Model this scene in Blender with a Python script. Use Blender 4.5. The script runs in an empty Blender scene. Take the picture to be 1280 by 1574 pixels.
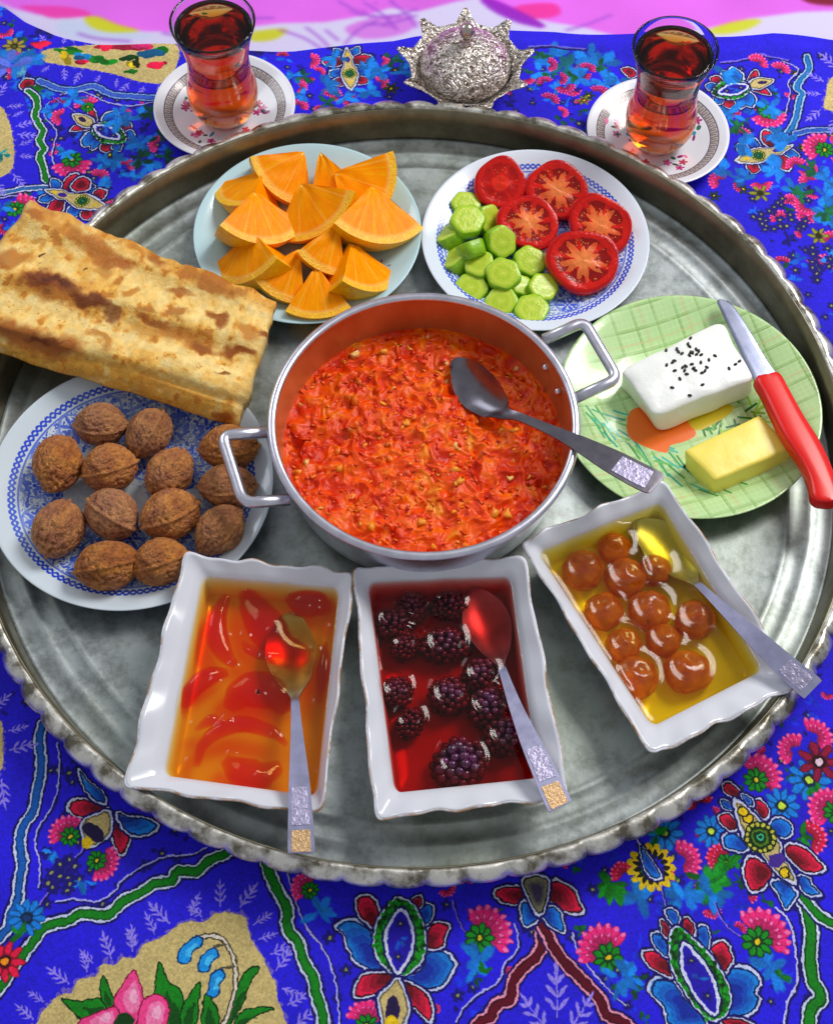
import bpy, bmesh, math, random
import numpy as np
from mathutils import Vector, Matrix, noise
from mathutils.bvhtree import BVHTree

PI = math.pi
random.seed(7)
rng = np.random.default_rng(7)
S = bpy.context.scene
C = S.collection

# ------------------------------------------------------------------ camera
FPX, TH, RO = 2330.96, 1.0759, 0.016465
CAM = np.array([0.003316, -0.54753, 0.933975])
_f = np.array([0, math.cos(TH), -math.sin(TH)])
_r0 = np.array([1.0, 0, 0])
_u0 = np.cross(_r0, _f)
_r = _r0 * math.cos(RO) + _u0 * math.sin(RO)
_u = -_r0 * math.sin(RO) + _u0 * math.cos(RO)
cd = bpy.data.cameras.new('camera')
cam = bpy.data.objects.new('camera', cd)
C.objects.link(cam)
cd.sensor_fit = 'VERTICAL'
cd.sensor_height = 24
cd.lens = FPX / 1574 * 24
cd.clip_start = 0.02
cd.clip_end = 50
cam.matrix_world = Matrix(((_r[0], _u[0], -_f[0], CAM[0]), (_r[1], _u[1], -_f[1], CAM[1]),
                           (_r[2], _u[2], -_f[2], CAM[2]), (0, 0, 0, 1)))
S.camera = cam

# ------------------------------------------------------------------ light
W = bpy.data.worlds.new('World')
S.world = W
W.use_nodes = True
bg = W.node_tree.nodes['Background']
bg.inputs[0].default_value = (0.93, 0.96, 1.0, 1)
bg.inputs[1].default_value = 0.35


def area(name, loc, target, sx, sy, power, col):
    l = bpy.data.lights.new(name, 'AREA')
    l.shape = 'RECTANGLE'
    l.size, l.size_y = sx, sy
    l.energy = power
    l.color = col
    o = bpy.data.objects.new(name, l)
    C.objects.link(o)
    o.location = loc
    o.rotation_euler = (Vector(target) - Vector(loc)).to_track_quat('-Z', 'Y').to_euler()
    return o


area('ceiling_lamp', (1.12, 0.95, 1.6), (0, 0, 0), 0.8, 0.8, 31, (1.0, 0.97, 0.93))
area('window_light', (-1.5, 1.5, 1.6), (0, 0, 0), 0.9, 0.9, 9, (0.9, 0.95, 1.0))
S.view_settings.view_transform = 'Standard'
S.view_settings.look = 'None'
S.view_settings.exposure = 0.15
S.view_settings.gamma = 1.0
S.cycles.use_denoising = True
S.cycles.max_bounces = 14
S.cycles.transmission_bounces = 12
S.cycles.transparent_max_bounces = 16
S.cycles.glossy_bounces = 5
S.cycles.sample_clamp_indirect = 6.0


# ------------------------------------------------------------------ helpers
def U(px, py, z):
    """photo pixel -> point on the horizontal plane at height z (real metres)"""
    px = np.asarray(px, float)
    py = np.asarray(py, float)
    a = (px - 640) / FPX
    b = -(py - 787) / FPX
    d = a[..., None] * _r + b[..., None] * _u + _f
    t = (np.asarray(z, float) - CAM[2]) / d[..., 2]
    return CAM + t[..., None] * d


def smooth_pts(p, n=4, closed=True):
    p = np.asarray(p, float)
    N = len(p)
    out = []
    rngk = range(N if closed else N - 1)
    for i in rngk:
        if closed:
            a, b, c, d = p[i - 1], p[i], p[(i + 1) % N], p[(i + 2) % N]
        else:
            a, b, c, d = p[max(i - 1, 0)], p[i], p[i + 1], p[min(i + 2, N - 1)]
        for k in range(n):
            t = k / n
            out.append(0.5 * (2 * b + (c - a) * t + (2 * a - 5 * b + 4 * c - d) * t * t + (3 * b - a - 3 * c + d) * t ** 3))
    if not closed:
        out.append(p[-1])
    return np.array(out)


def tag(o, label=None, cat=None, group=None, kind=None):
    if label: o['label'] = label
    if cat: o['category'] = cat
    if group: o['group'] = group
    if kind: o['kind'] = kind
    return o


def thing(name, label, cat, loc=(0, 0, 0), group=None):
    o = bpy.data.objects.new(name, None)
    C.objects.link(o)
    o.location = loc
    o.empty_display_size = 0.01
    return tag(o, label, cat, group)


def mesh(name, V, F, mats, parent=None, loc=None, smooth=True, uv=None, mi=None, col=None, autosmooth=None, recalc=True):
    """V are world coordinates; the object's origin is put at loc (or its parent's origin)."""
    V = np.asarray(V, float).reshape(-1, 3)
    o3 = np.array(parent_world(parent)) if parent else np.array(loc if loc is not None else (0, 0, 0), float)
    me = bpy.data.meshes.new(name)
    me.from_pydata((V - o3).tolist(), [], F)
    if recalc:
        bm = bmesh.new()
        bm.from_mesh(me)
        bmesh.ops.recalc_face_normals(bm, faces=bm.faces[:])
        bm.to_mesh(me)
        bm.free()
    if smooth:
        me.polygons.foreach_set('use_smooth', [True] * len(me.polygons))
    if not isinstance(mats, (list, tuple)): mats = [mats]
    for m in mats: me.materials.append(m)
    if mi is not None: me.polygons.foreach_set('material_index', mi)
    if uv is not None:
        ul = me.uv_layers.new(name='UVMap')
        vi = np.empty(len(me.loops), np.int32)
        me.loops.foreach_get('vertex_index', vi)
        ul.data.foreach_set('uv', np.asarray(uv, float).reshape(-1, 2)[vi].ravel())
    if col is not None:
        ca = me.color_attributes.new('tint', 'FLOAT_COLOR', 'POINT')
        cc = np.ones((len(V), 4))
        cc[:, :3] = col
        ca.data.foreach_set('color', cc.ravel())
    me.update()
    if autosmooth is not None:
        me.set_sharp_from_angle(angle=autosmooth)
    o = bpy.data.objects.new(name, me)
    C.objects.link(o)
    if parent: o.parent = parent
    else: o.location = o3
    return o


def parent_world(p):
    v = Vector((0, 0, 0))
    while p:
        v += p.location
        p = p.parent
    return v


def grid_faces(n, m, cu=False, cv=False, flip=False):
    F = []
    for i in range(n if cu else n - 1):
        for j in range(m if cv else m - 1):
            a, b = i * m + j, ((i + 1) % n) * m + j
            c, d = ((i + 1) % n) * m + (j + 1) % m, i * m + (j + 1) % m
            F.append((a, d, c, b) if flip else (a, b, c, d))
    return F


def lathe(prof, seg, cx=0, cy=0, z0=0, fn=None):
    """profile (r,z) list -> verts (len*seg), faces; r=0 ends stay as degenerate rings"""
    prof = np.asarray(prof, float)
    a = np.linspace(0, 2 * PI, seg, endpoint=False)
    r = np.maximum(prof[:, 0:1], 1e-5)
    R = np.repeat(r, seg, 1)
    Zz = np.repeat(prof[:, 1:2], seg, 1)
    A = np.repeat(a[None], len(prof), 0)
    if fn: R, Zz = fn(R, Zz, A)
    V = np.stack([cx + R * np.cos(A), cy + R * np.sin(A), z0 + Zz], -1)
    return V.reshape(-1, 3), grid_faces(len(prof), seg, False, True, flip=True)


def tube(path, rad, seg=10, closed=False, flat=1.0, cap=True):
    P = np.asarray(path, float)
    n = len(P)
    T = (np.roll(P, -1, 0) - np.roll(P, 1, 0)) if closed else np.gradient(P, axis=0)
    T /= np.linalg.norm(T, axis=1)[:, None] + 1e-12
    up = np.array([0, 0, 1.0])
    Sd = np.cross(T, up)
    Sd /= np.linalg.norm(Sd, axis=1)[:, None] + 1e-12
    Nn = np.cross(Sd, T)
    a = np.linspace(0, 2 * PI, seg, endpoint=False)
    rad = np.broadcast_to(np.asarray(rad, float), (n,))
    V = P[:, None] + rad[:, None, None] * (np.cos(a)[None, :, None] * Sd[:, None] + flat * np.sin(a)[None, :, None] * Nn[:, None])
    F = grid_faces(n, seg, closed, True)
    if cap and not closed:
        F.append(tuple(range(seg)))
        F.append(tuple(range((n - 1) * seg, n * seg))[::-1])
    return V.reshape(-1, 3), F


def join(parts):
    V, F, k = [], [], 0
    for v, f in parts:
        V.append(np.asarray(v).reshape(-1, 3))
        F += [tuple(i + k for i in q) for q in f]
        k += len(V[-1])
    return np.concatenate(V), F


_ico = {}


def ico(n):
    if n not in _ico:
        bm = bmesh.new()
        bmesh.ops.create_icosphere(bm, subdivisions=n, radius=1)
        _ico[n] = (np.array([v.co[:] for v in bm.verts]), [tuple(v.index for v in f.verts) for f in bm.faces])
        bm.free()
    return _ico[n]


def nz(P, s, seed=0.0):
    return np.array([noise.noise(Vector((p[0] * s + seed, p[1] * s - seed * .7, p[2] * s + seed * 1.3))) for p in P])


def rotz(a):
    c, s = math.cos(a), math.sin(a)
    return np.array([[c, -s, 0], [s, c, 0], [0, 0, 1]])


def rotm(ax, a):
    return np.array(Matrix.Rotation(a, 3, Vector(ax)))


def value_noise(h, w, cell, seed=0, octaves=3):
    g = np.random.default_rng(seed)
    out = np.zeros((h, w), np.float32)
    amp = tot = 0
    amp = 1.0
    for o in range(octaves):
        c = max(2.0, cell / 2 ** o)
        gh, gw = int(h / c) + 3, int(w / c) + 3
        G = g.random((gh, gw), dtype=np.float32)
        y = np.arange(h) / c
        x = np.arange(w) / c
        yi, xi = y.astype(int), x.astype(int)
        fy = (y - yi)[:, None].astype(np.float32)
        fx = (x - xi)[None].astype(np.float32)
        fy = fy * fy * (3 - 2 * fy)
        fx = fx * fx * (3 - 2 * fx)
        a = G[yi][:, xi]
        b = G[yi][:, xi + 1]
        cc = G[yi + 1][:, xi]
        d = G[yi + 1][:, xi + 1]
        out += amp * ((a * (1 - fx) + b * fx) * (1 - fy) + (cc * (1 - fx) + d * fx) * fy)
        tot += amp
        amp *= 0.5
    return out / tot


# ------------------------------------------------------------------ print painter (flat printed patterns)
class Canvas:
    def __init__(s, x0, y0, x1, y1, ppm, bg):
        s.x0, s.y0, s.x1, s.y1, s.k = x0, y0, x1, y1, ppm
        s.w, s.h = int((x1 - x0) * ppm), int((y1 - y0) * ppm)
        s.a = np.empty((s.h, s.w, 3), np.float32)
        s.a[:] = np.array(bg, np.float32) / 255

    def _p(s, pts):
        p = np.asarray(pts, float)[:, :2]
        return (p - (s.x0, s.y0)) * s.k

    def _box(s, p, m):
        x0, y0 = np.floor(p.min(0) - m).astype(int)
        x1, y1 = np.ceil(p.max(0) + m).astype(int) + 1
        x0, y0, x1, y1 = max(x0, 0), max(y0, 0), min(x1, s.w), min(y1, s.h)
        return (x0, y0, x1, y1) if x1 > x0 and y1 > y0 else None

    def fill(s, pts, col, alpha=1.0):
        p = s._p(pts)
        b = s._box(p, 1)
        if not b: return
        x0, y0, x1, y1 = b
        X = np.arange(x0, x1)[None] + .5
        Y = np.arange(y0, y1)[:, None] + .5
        m = np.zeros((y1 - y0, x1 - x0), bool)
        q = np.roll(p, -1, 0)
        for (ax, ay), (bx, by) in zip(p, q):
            if ay == by: continue
            c = (ay > Y) != (by > Y)
            m ^= c & (X < (bx - ax) * (Y - ay) / (by - ay) + ax)
        r = s.a[y0:y1, x0:x1]
        r[m] = r[m] * (1 - alpha) + np.array(col, np.float32) / 255 * alpha

    def stroke(s, pts, w, col, closed=False):
        p = s._p(pts)
        hw = w * s.k / 2
        q = np.roll(p, -1, 0) if closed else p[1:]
        c = np.array(col, np.float32) / 255
        for a, b in zip(p, q):
            bb = s._box(np.array([a, b]), hw + 1)
            if not bb: continue
            x0, y0, x1, y1 = bb
            X = np.arange(x0, x1)[None] + .5
            Y = np.arange(y0, y1)[:, None] + .5
            d = b - a
            L = d @ d + 1e-9
            t = np.clip(((X - a[0]) * d[0] + (Y - a[1]) * d[1]) / L, 0, 1)
            e = np.hypot(X - a[0] - t * d[0], Y - a[1] - t * d[1])
            al = np.clip(hw + .5 - e, 0, 1)[..., None]
            r = s.a[y0:y1, x0:x1]
            r[:] = r * (1 - al) + c * al

    def dot(s, c, r, col, ry=None, rot=0.0, alpha=1.0, soft=0.0):
        ry = ry or r
        p = s._p([c])[0]
        R, Ry = r * s.k, ry * s.k
        m = max(R, Ry) * (1 + soft)
        b = s._box(np.array([p]), m + 1)
        if not b: return
        x0, y0, x1, y1 = b
        X = np.arange(x0, x1)[None] + .5 - p[0]
        Y = np.arange(y0, y1)[:, None] + .5 - p[1]
        cs, sn = math.cos(rot), math.sin(rot)
        e = np.hypot((X * cs + Y * sn) / R, (-X * sn + Y * cs) / Ry)
        wd = max(soft, 1 / max(min(R, Ry), 1e-6))
        al = (np.clip((1 + wd / 2 - e) / wd, 0, 1) * alpha)[..., None]
        rr = s.a[y0:y1, x0:x1]
        rr[:] = rr * (1 - al) + np.array(col, np.float32) / 255 * al

    def image(s, name):
        im = bpy.data.images.new(name, s.w, s.h)
        px = np.ones((s.h, s.w, 4), np.float32)
        px[..., :3] = np.clip(s.a, 0, 1)
        im.pixels.foreach_set(px.ravel())
        im.update()
        im.pack()
        return im


# ------------------------------------------------------------------ materials
def lin(c):
    c = np.array(c, float) / 255
    return tuple(np.where(c <= .04045, c / 12.92, ((c + .055) / 1.055) ** 2.4)) + (1.0,)


class M:
    def __init__(s, name):
        s.m = bpy.data.materials.new(name)
        s.m.use_nodes = True
        s.t = s.m.node_tree
        s.b = s.t.nodes['Principled BSDF']
        s.out = s.t.nodes['Material Output']

    def n(s, typ, **kw):
        x = s.t.nodes.new(typ)
        for k, v in kw.items():
            if isinstance(k, str) and hasattr(x, k): setattr(x, k, v)
        return x

    def l(s, a, b): s.t.links.new(a, b)

    def set(s, **kw):
        for k, v in kw.items():
            s.b.inputs[k.replace('_', ' ')].default_value = v
        return s

    def coord(s, kind='Object', scale=(1, 1, 1)):
        tc = s.n('ShaderNodeTexCoord')
        mp = s.n('ShaderNodeMapping')
        mp.inputs['Scale'].default_value = scale
        s.l(tc.outputs[kind], mp.inputs[0])
        return mp.outputs[0]

    def noise(s, scale, detail=4, rough=.55, vec=None, dist=0):
        x = s.n('ShaderNodeTexNoise')
        x.inputs['Scale'].default_value = scale
        x.inputs['Detail'].default_value = detail
        x.inputs['Roughness'].default_value = rough
        x.inputs['Distortion'].default_value = dist
        s.l(vec if vec is not None else s.coord(), x.inputs['Vector'])
        return x.outputs['Fac']

    def ramp(s, fac, stops, interp='LINEAR'):
        x = s.n('ShaderNodeValToRGB')
        x.color_ramp.interpolation = interp
        e = x.color_ramp.elements
        while len(e) < len(stops): e.new(.5)
        for i, (p, c) in enumerate(stops):
            e[i].position = p
            e[i].color = c if len(c) == 4 else lin(c)
        s.l(fac, x.inputs[0])
        return x.outputs[0]

    def mapr(s, fac, a, b, lo=0, hi=1):
        x = s.n('ShaderNodeMapRange')
        for i, v in zip((1, 2, 3, 4), (lo, hi, a, b)): x.inputs[i].default_value = v
        s.l(fac, x.inputs[0])
        return x.outputs[0]

    def bump(s, fac, dist, strength=1.0, prev=None):
        x = s.n('ShaderNodeBump')
        x.inputs['Distance'].default_value = dist
        x.inputs['Strength'].default_value = strength
        s.l(fac, x.inputs['Height'])
        if prev is not None: s.l(prev, x.inputs['Normal'])
        s.l(x.outputs[0], s.b.inputs['Normal'])
        return x.outputs[0]

    def color(s, sock): s.l(sock, s.b.inputs['Base Color'])

    def mix(s, fac, a, b, mode='MIX'):
        x = s.n('ShaderNodeMix')
        x.data_type = 'RGBA'
        x.blend_type = mode
        if isinstance(fac, (int, float)): x.inputs[0].default_value = fac
        else: s.l(fac, x.inputs[0])
        for sock, v in ((x.inputs[6], a), (x.inputs[7], b)):
            if isinstance(v, tuple): sock.default_value = v
            else: s.l(v, sock)
        return x.outputs[2]

    def image(s, im, ext='EXTEND'):
        x = s.n('ShaderNodeTexImage')
        x.image = im
        x.extension = ext
        uv = s.n('ShaderNodeUVMap')
        s.l(uv.outputs[0], x.inputs[0])
        return x.outputs[0]


def simple(name, col, rough=.4, var=.12, scale=60, bump=None, **kw):
    m = M(name)
    m.set(Roughness=rough, **kw)
    c = np.array(col[:3], float)
    lo = tuple(np.clip(c * (1 - var), 0, 1)) + (1,)
    hi = tuple(np.clip(c * (1 + var), 0, 1)) + (1,)
    f = m.noise(scale)
    m.color(m.ramp(f, [(.3, lo), (.7, hi)]))
    if bump: m.bump(m.noise(bump[0], 5), bump[1])
    return m.m


def printed(name, im, rough=.25, ext='EXTEND', coat=0.0, weave=None, **kw):
    m = M(name)
    m.set(Roughness=rough, **kw)
    m.b.inputs['Coat Weight'].default_value = coat
    m.color(m.image(im, ext))
    if weave:
        m.bump(m.noise(weave[0], 3), weave[1])
    return m.m


# metals
_m = M('aged_tinned_copper')
_m.set(Metallic=.92)
f1 = _m.noise(9, 6, .65)
f2 = _m.noise(60, 5, .7)
f3 = _m.noise(3.2, 3, .5)
c1 = _m.ramp(f1, [(.3, (142, 149, 151)), (.7, (188, 195, 197))])
c2 = _m.ramp(f2, [(.34, (166, 166, 160)), (.56, (255, 255, 255))])
cm = _m.mix(.7, c1, c2, 'MULTIPLY')
_m.color(_m.mix(_m.mapr(f3, 0, .32, .47, .64), cm, lin((172, 184, 146))))
_m.l(_m.mapr(f2, .38, .54), _m.b.inputs['Roughness'])
b1 = _m.bump(_m.noise(26, 2, .5), .0012, .6)
_m.bump(_m.noise(190, 4, .6), .00018, .8, b1)
TIN = _m.m
_m = M('aged_tray_wall')
_m.set(Metallic=.92, Roughness=.42)
_m.color(_m.ramp(_m.noise(30, 5, .65), [(.3, (110, 104, 84)), (.7, (158, 152, 130))]))
_m.bump(_m.noise(60, 4, .6), .0006, .6)
TINW = _m.m
_m = M('worn_rim_metal')
_m.set(Metallic=.95)
g1 = _m.noise(70, 4, .6)
_m.color(_m.ramp(g1, [(.38, (120, 114, 100)), (.58, (235, 232, 224))]))
_m.l(_m.mapr(g1, .25, .45), _m.b.inputs['Roughness'])
_m.bump(_m.noise(120, 4), .0007, .6)
RIMM = _m.m


def steel(name, col, rough, rv=.1, bumpd=.0001, sc=120):
    m = M(name)
    m.set(Metallic=1.0)
    f = m.noise(sc, 4)
    c = np.array(lin(col)[:3])
    m.color(m.ramp(f, [(.3, tuple(c * .85) + (1,)), (.7, tuple(np.clip(c * 1.08, 0, 1)) + (1,))]))
    m.l(m.mapr(f, rough - rv / 2, rough + rv / 2), m.b.inputs['Roughness'])
    m.bump(m.noise(sc * 3, 3), bumpd, .5)
    return m.m


STEEL = steel('polished_spoon_steel', (180, 180, 214), .36)
STEEL2 = steel('brushed_spoon_steel', (128, 124, 134), .3)
ALU = steel('pan_aluminium', (222, 221, 236), .3, .08, .00003)
SILV = steel('engraved_silver', (205, 192, 180), .25)
GOLD = simple('worn_gold_engraving', lin((206, 170, 128)), .42, .4, 600, (900, .0005), Metallic=.8)
ENGR = simple('engraved_steel_panel', lin((176, 170, 200)), .36, .22, 260, (330, .0009), Metallic=.8)
_m = M('worn_gilt_edge')
_m.set(Roughness=.25)
_m.color(_m.ramp(_m.noise(55, 4, .7), [(.42, lin((222, 224, 236))), (.6, lin((168, 128, 92)))]))
GILT = _m.m
PORC = simple('white_porcelain', (.70, .72, .80), .16, .02, 20, Specular_IOR_Level=.6)

# ------------------------------------------------------------------ setting: floor
V, F = lathe([(0, 0), (2.5, 0)], 48, 0, .3, -.016)
tag(mesh('floor', V, F, simple('beige_carpet', (.35, .28, .2), .95, .2, 300, (400, .002))), kind='structure')

# ------------------------------------------------------------------ blue tablecloth print
ZC = -0.0045
BLUE = (37, 25, 224)
cv = Canvas(-.41, -.43, .41, .475, 2600, BLUE)
WHT, LIL, CY, NAVY = (206, 214, 250), (130, 110, 245), (18, 132, 236), (14, 8, 92)
RED, DRED, GRN, DGRN = (232, 22, 70), (92, 4, 22), (12, 128, 24), (4, 60, 18)
BEI, YEL, PINK, MAR = (206, 184, 120), (232, 196, 20), (250, 40, 130), (92, 2, 30)
# faint mottling of the dye
nzm = value_noise(cv.h, cv.w, 90, 3, 3)[..., None]
cv.a *= .9 + .2 * nzm


def Zm(ox, oy, sc):
    def f(pts):
        p = np.asarray(pts, float)
        return U(ox + p[:, 0] * sc, oy + p[:, 1] * sc, ZC)[:, :2]
    return f


def petal(p, col, dark, base=None, ol=.0017, sm=3):
    q = smooth_pts(p, sm)
    c = q.mean(0)
    base = c if base is None else np.asarray(base, float)
    cv.stroke(q, ol * 2.6, NAVY, True)
    cv.fill(q, col)
    for i, (t, k) in enumerate(((.78, .3), (.6, .6), (.42, .9))):
        cc = np.array(col) * (1 - k) + np.array(dark) * k
        cv.fill((q - base) * t + base, cc)
    cv.stroke(q, ol, WHT, True)
    cv.stroke((q - c) * .9 + c, ol * .55, np.array(dark) * .5, True)


def band(p, w, col, edge=WHT):
    q = smooth_pts(p, 3, False)
    cv.stroke(q, w + .0052, NAVY)
    cv.stroke(q, w + .0026, edge)
    cv.stroke(q, w, np.array(col) * .55)
    cv.stroke(q, w * .7, col)


def thin(p, w=.0011, col=(180, 180, 252)):
    q = smooth_pts(p, 4, False)
    cv.stroke(q + (.0008, -.0008), w * 1.7, NAVY)
    cv.stroke(q, w, col)


def fan(c, r, col, a0, a1, n=9, rin=.35, tip=(255, 120, 190)):
    for k in range(n):
        a = a0 + (a1 - a0) * k / max(n - 1, 1)
        d = np.array([math.cos(a), math.sin(a)])
        cv.dot(c + d * r * .68, r * .36, np.array(col) * .75, r * .17, a)
        cv.dot(c + d * r * .76, r * .26, col, r * .13, a)
        cv.dot(c + d * r * .93, r * .09, tip, r * .07, a)


def carnation(c, r, a, col=PINK, gr=True):
    fan(c, r * 1.05, col, a - 1.35, a + 1.35, 9)
    fan(c, r * .7, np.array(col) * .8, a - 1.2, a + 1.2, 7)
    if gr:
        g = c - .22 * r * np.array([math.cos(a), math.sin(a)])
        for k in range(9):
            b = k * 2 * PI / 9
            d = np.array([math.cos(b), math.sin(b)])
            cv.dot(g + d * r * .34, r * .24, DGRN, r * .15, b)
            cv.dot(g + d * r * .36, r * .17, (14, 140, 30), r * .1, b)
        cv.dot(g, r * .16, DGRN)
        cv.dot(g, r * .1, YEL)


def splash(c, r, col=CY, seed=0, n=6, alpha=.95):
    g = np.random.default_rng(int(seed + abs(c[0]) * 9e4 + abs(c[1]) * 7e4))
    for k in range(n):
        a = g.uniform(0, 2 * PI)
        d = np.array([math.cos(a), math.sin(a)])
        cv.dot(c + d * r * g.uniform(.25, .7), r * g.uniform(.3, .5), np.array(col) * g.uniform(.7, 1.15), r * g.uniform(.12, .25), a, alpha, .5)


def rosette(c, r, col, ctr=YEL, n=8, rot=0.0):
    for k in range(n):
        a = rot + k * 2 * PI / n
        d = np.array([math.cos(a), math.sin(a)])
        cv.dot(c + d * r * .6, r * .42, np.array(col) * .6, r * .22, a)
        cv.dot(c + d * r * .66, r * .32, col, r * .15, a)
    cv.dot(c, r * .32, np.array(col) * .3)
    cv.dot(c, r * .18, ctr)


def tiny(c, r=.0042, a=0.0):
    for k in range(5):
        b = a + k * 2 * PI / 5
        cv.dot(c + .62 * r * np.array([math.cos(b), math.sin(b)]), r * .5, (22, 14, 120), r * .36, b, .9)
    cv.dot(c, r * .36, (20, 26, 60))
    cv.dot(c, r * .26, (150, 150, 90))


def sprig(c, a, L=.012, col=(150, 134, 244)):
    d = np.array([math.cos(a), math.sin(a)])
    n = np.array([-d[1], d[0]])
    cv.stroke([c, c + d * L * .8], .0009, col)
    for t, s in ((.15, .8), (.45, .75), (.75, .6)):
        for sg in (-1, 1):
            q = c + d * L * t
            e = d * .75 + n * sg * .65
            cv.dot(q + e * L * .26 * s, L * .25 * s, col, L * .048, math.atan2(e[1], e[0]))
    cv.dot(c + d * L, L * .24, col, L * .05, a)


def border_sprigs(poly, step=.012, L=.012, jag=(108, 90, 200), only=None):
    q = smooth_pts(poly, 4)
    ctr = q.mean(0)
    seg = np.linalg.norm(np.roll(q, -1, 0) - q, axis=1)
    acc, k = 0, 0
    for i in range(len(q)):
        acc += seg[i]
        t = (np.roll(q, -1, 0)[i] - q[i]) / max(seg[i], 1e-6)
        nrm = np.array([t[1], -t[0]])
        if nrm @ (q[i] - ctr) < 0: nrm = -nrm
        cv.dot(q[i] - nrm * .0006 + rng.normal(0, .0006, 2), .0026, jag, .0014, rng.uniform(0, 3))
        if acc > step:
            acc = 0
            k += 1
            sprig(q[i] + nrm * .004, math.atan2(nrm[1], nrm[0]) + .35 * math.sin(k * 2.3), L * (1 + .25 * math.sin(k * 1.7)))


def lotus(c, s, rot, sq=1.0):
    """big medallion: green beaded ring, blue and red petals (axis along rot)"""
    R = np.array([[math.cos(rot), -math.sin(rot)], [math.sin(rot), math.cos(rot)]])
    def T(p): return c + (np.asarray(p, float) * s) @ R.T
    for sg in (1, -1):
        petal(T([(.1, sg * .25), (-.35, sg * .3), (-.5, sg * .75), (-.2, sg * 1.15), (.05, sg * .95), (.3, sg * 1.1), (.4, sg * .6)]), CY, (10, 40, 150), T([(0, sg * .3)])[0])
        petal(T([(-.45, sg * .1), (-.75, sg * .5), (-1.15, sg * .75), (-1.1, sg * .35), (-.8, sg * .05)]), RED, DRED, T([(-.5, sg * .1)])[0])
        petal(T([(.45, sg * .45), (.5, sg * .85), (.8, sg * .9), (.95, sg * .6), (.75, sg * .4)]), RED, DRED, T([(.5, sg * .5)])[0])
        petal(T([(.8, sg * .3), (.95, sg * .6), (1.25, sg * .5), (1.1, sg * .15)]), CY, (10, 40, 150), T([(.8, sg * .3)])[0])
    petal(T([(-.45, 0), (-.8, .28), (-1.3, .2), (-1.6, 0), (-1.3, -.2), (-.8, -.28)]), BEI, BEI)
    cv.dot(T([(-1.1, 0)])[0], .2 * s, (40, 24, 80), .1 * s, rot)
    ring(T([(-.5, 0), (-.2, .4), (.3, .52), (.8, .36), (1.15, 0), (.8, -.36), (.3, -.52), (-.2, -.4)]),
         T([(-.45, 0), (0, .27), (.4, .25), (.85, 0), (.4, -.25), (0, -.27)]))


def ring(outer, inner):
    q = smooth_pts(outer, 5)
    cv.stroke(q, .0034, NAVY, True)
    cv.fill(q, (8, 92, 20))
    cv.stroke(q, .0011, WHT, True)
    c = q.mean(0)
    for t in (.93, .8, .68):
        qq = (q - c) * t + c
        for k in range(0, len(qq), 2):
            cv.dot(qq[k] + rng.normal(0, .0006, 2), .0016, (20, 150, 30) if rng.random() < .7 else (4, 50, 14), .0011, rng.uniform(0, 3))
    i = smooth_pts(inner, 5)
    cv.stroke(i, .0040, NAVY, True)
    cv.fill(i, (34, 18, 178))
    cv.stroke(i, .0019, (214, 222, 250), True)
    ci = i.mean(0)
    splash(ci, .006, CY, 1, 4, .6)
    ax = i[np.argmax(np.linalg.norm(i - ci, axis=1))] - ci
    for sg in (-.5, .5): tiny(ci + ax * sg, .003)


def paisley(c, s, rot, outline=True):
    R = np.array([[math.cos(rot), -math.sin(rot)], [math.sin(rot), math.cos(rot)]])
    def T(p): return c + (np.asarray(p, float) * s) @ R.T
    for sg in (1, -1):
        petal(T([(-.55, sg * .2), (-.35, sg * .75), (-.6, sg * 1.25), (-.95, sg * 1.15), (-1.05, sg * .55), (-.85, sg * .2)]), RED, DRED, T([(-.6, sg * .3)])[0])
        petal(T([(-1.0, sg * .1), (-1.15, sg * .6), (-1.6, sg * .65), (-1.4, sg * .2)]), CY, (10, 50, 160), T([(-1.1, sg * .1)])[0])
        petal(T([(-.1, sg * .35), (-.1, sg * .95), (.3, sg * .95), (.4, sg * .4)]), CY, (10, 50, 160), T([(.1, sg * .4)])[0])
        petal(T([(.5, sg * .35), (.5, sg * .8), (.9, sg * .85), (.95, sg * .35)]), RED, DRED, T([(.6, sg * .4)])[0])
    q = T([(1.35, 0), (.8, .3), (.3, .42), (-.1, .36), (-.5, .2), (-.9, .25), (-1.3, .12), (-1.6, 0), (-1.3, -.12), (-.9, -.25), (-.5, -.2), (-.1, -.36), (.3, -.42), (.8, -.3)])
    petal(q, BEI, BEI, ol=.0014)
    g = T([(.2, 0)])[0]
    cv.dot(g, .33 * s, (10, 50, 14))
    for k in range(14):
        a = k * 2 * PI / 14
        cv.dot(g + .27 * s * np.array([math.cos(a), math.sin(a)]), .045 * s, (200, 190, 60))
    cv.dot(g, .18 * s, (18, 110, 60))
    cv.dot(g, .12 * s, (6, 40, 24))
    cv.dot(g, .07 * s, (20, 120, 90))
    cv.dot(T([(-.75, 0)])[0], .2 * s, (60, 30, 150), .12 * s, rot)
    cv.dot(T([(.8, 0)])[0], .1 * s, YEL)
    cv.dot(T([(-1.15, 0)])[0], .1 * s, YEL)


# field of tiny dark flowers everywhere first
mask_pts = []
for k in range(2400):
    c = np.array([rng.uniform(cv.x0, cv.x1), rng.uniform(cv.y0, cv.y1)])
    if math.hypot(*c) < .30: continue
    if c[1] > .40 and c[0] > -.02: continue
    if c[0] < -.05 and c[1] < -.355 and k % 4: continue
    if rng.random() < .35: cv.dot(c, .0016, (20, 10, 130))
    else: tiny(c, rng.uniform(.003, .0046), rng.uniform(0, 6))

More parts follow.
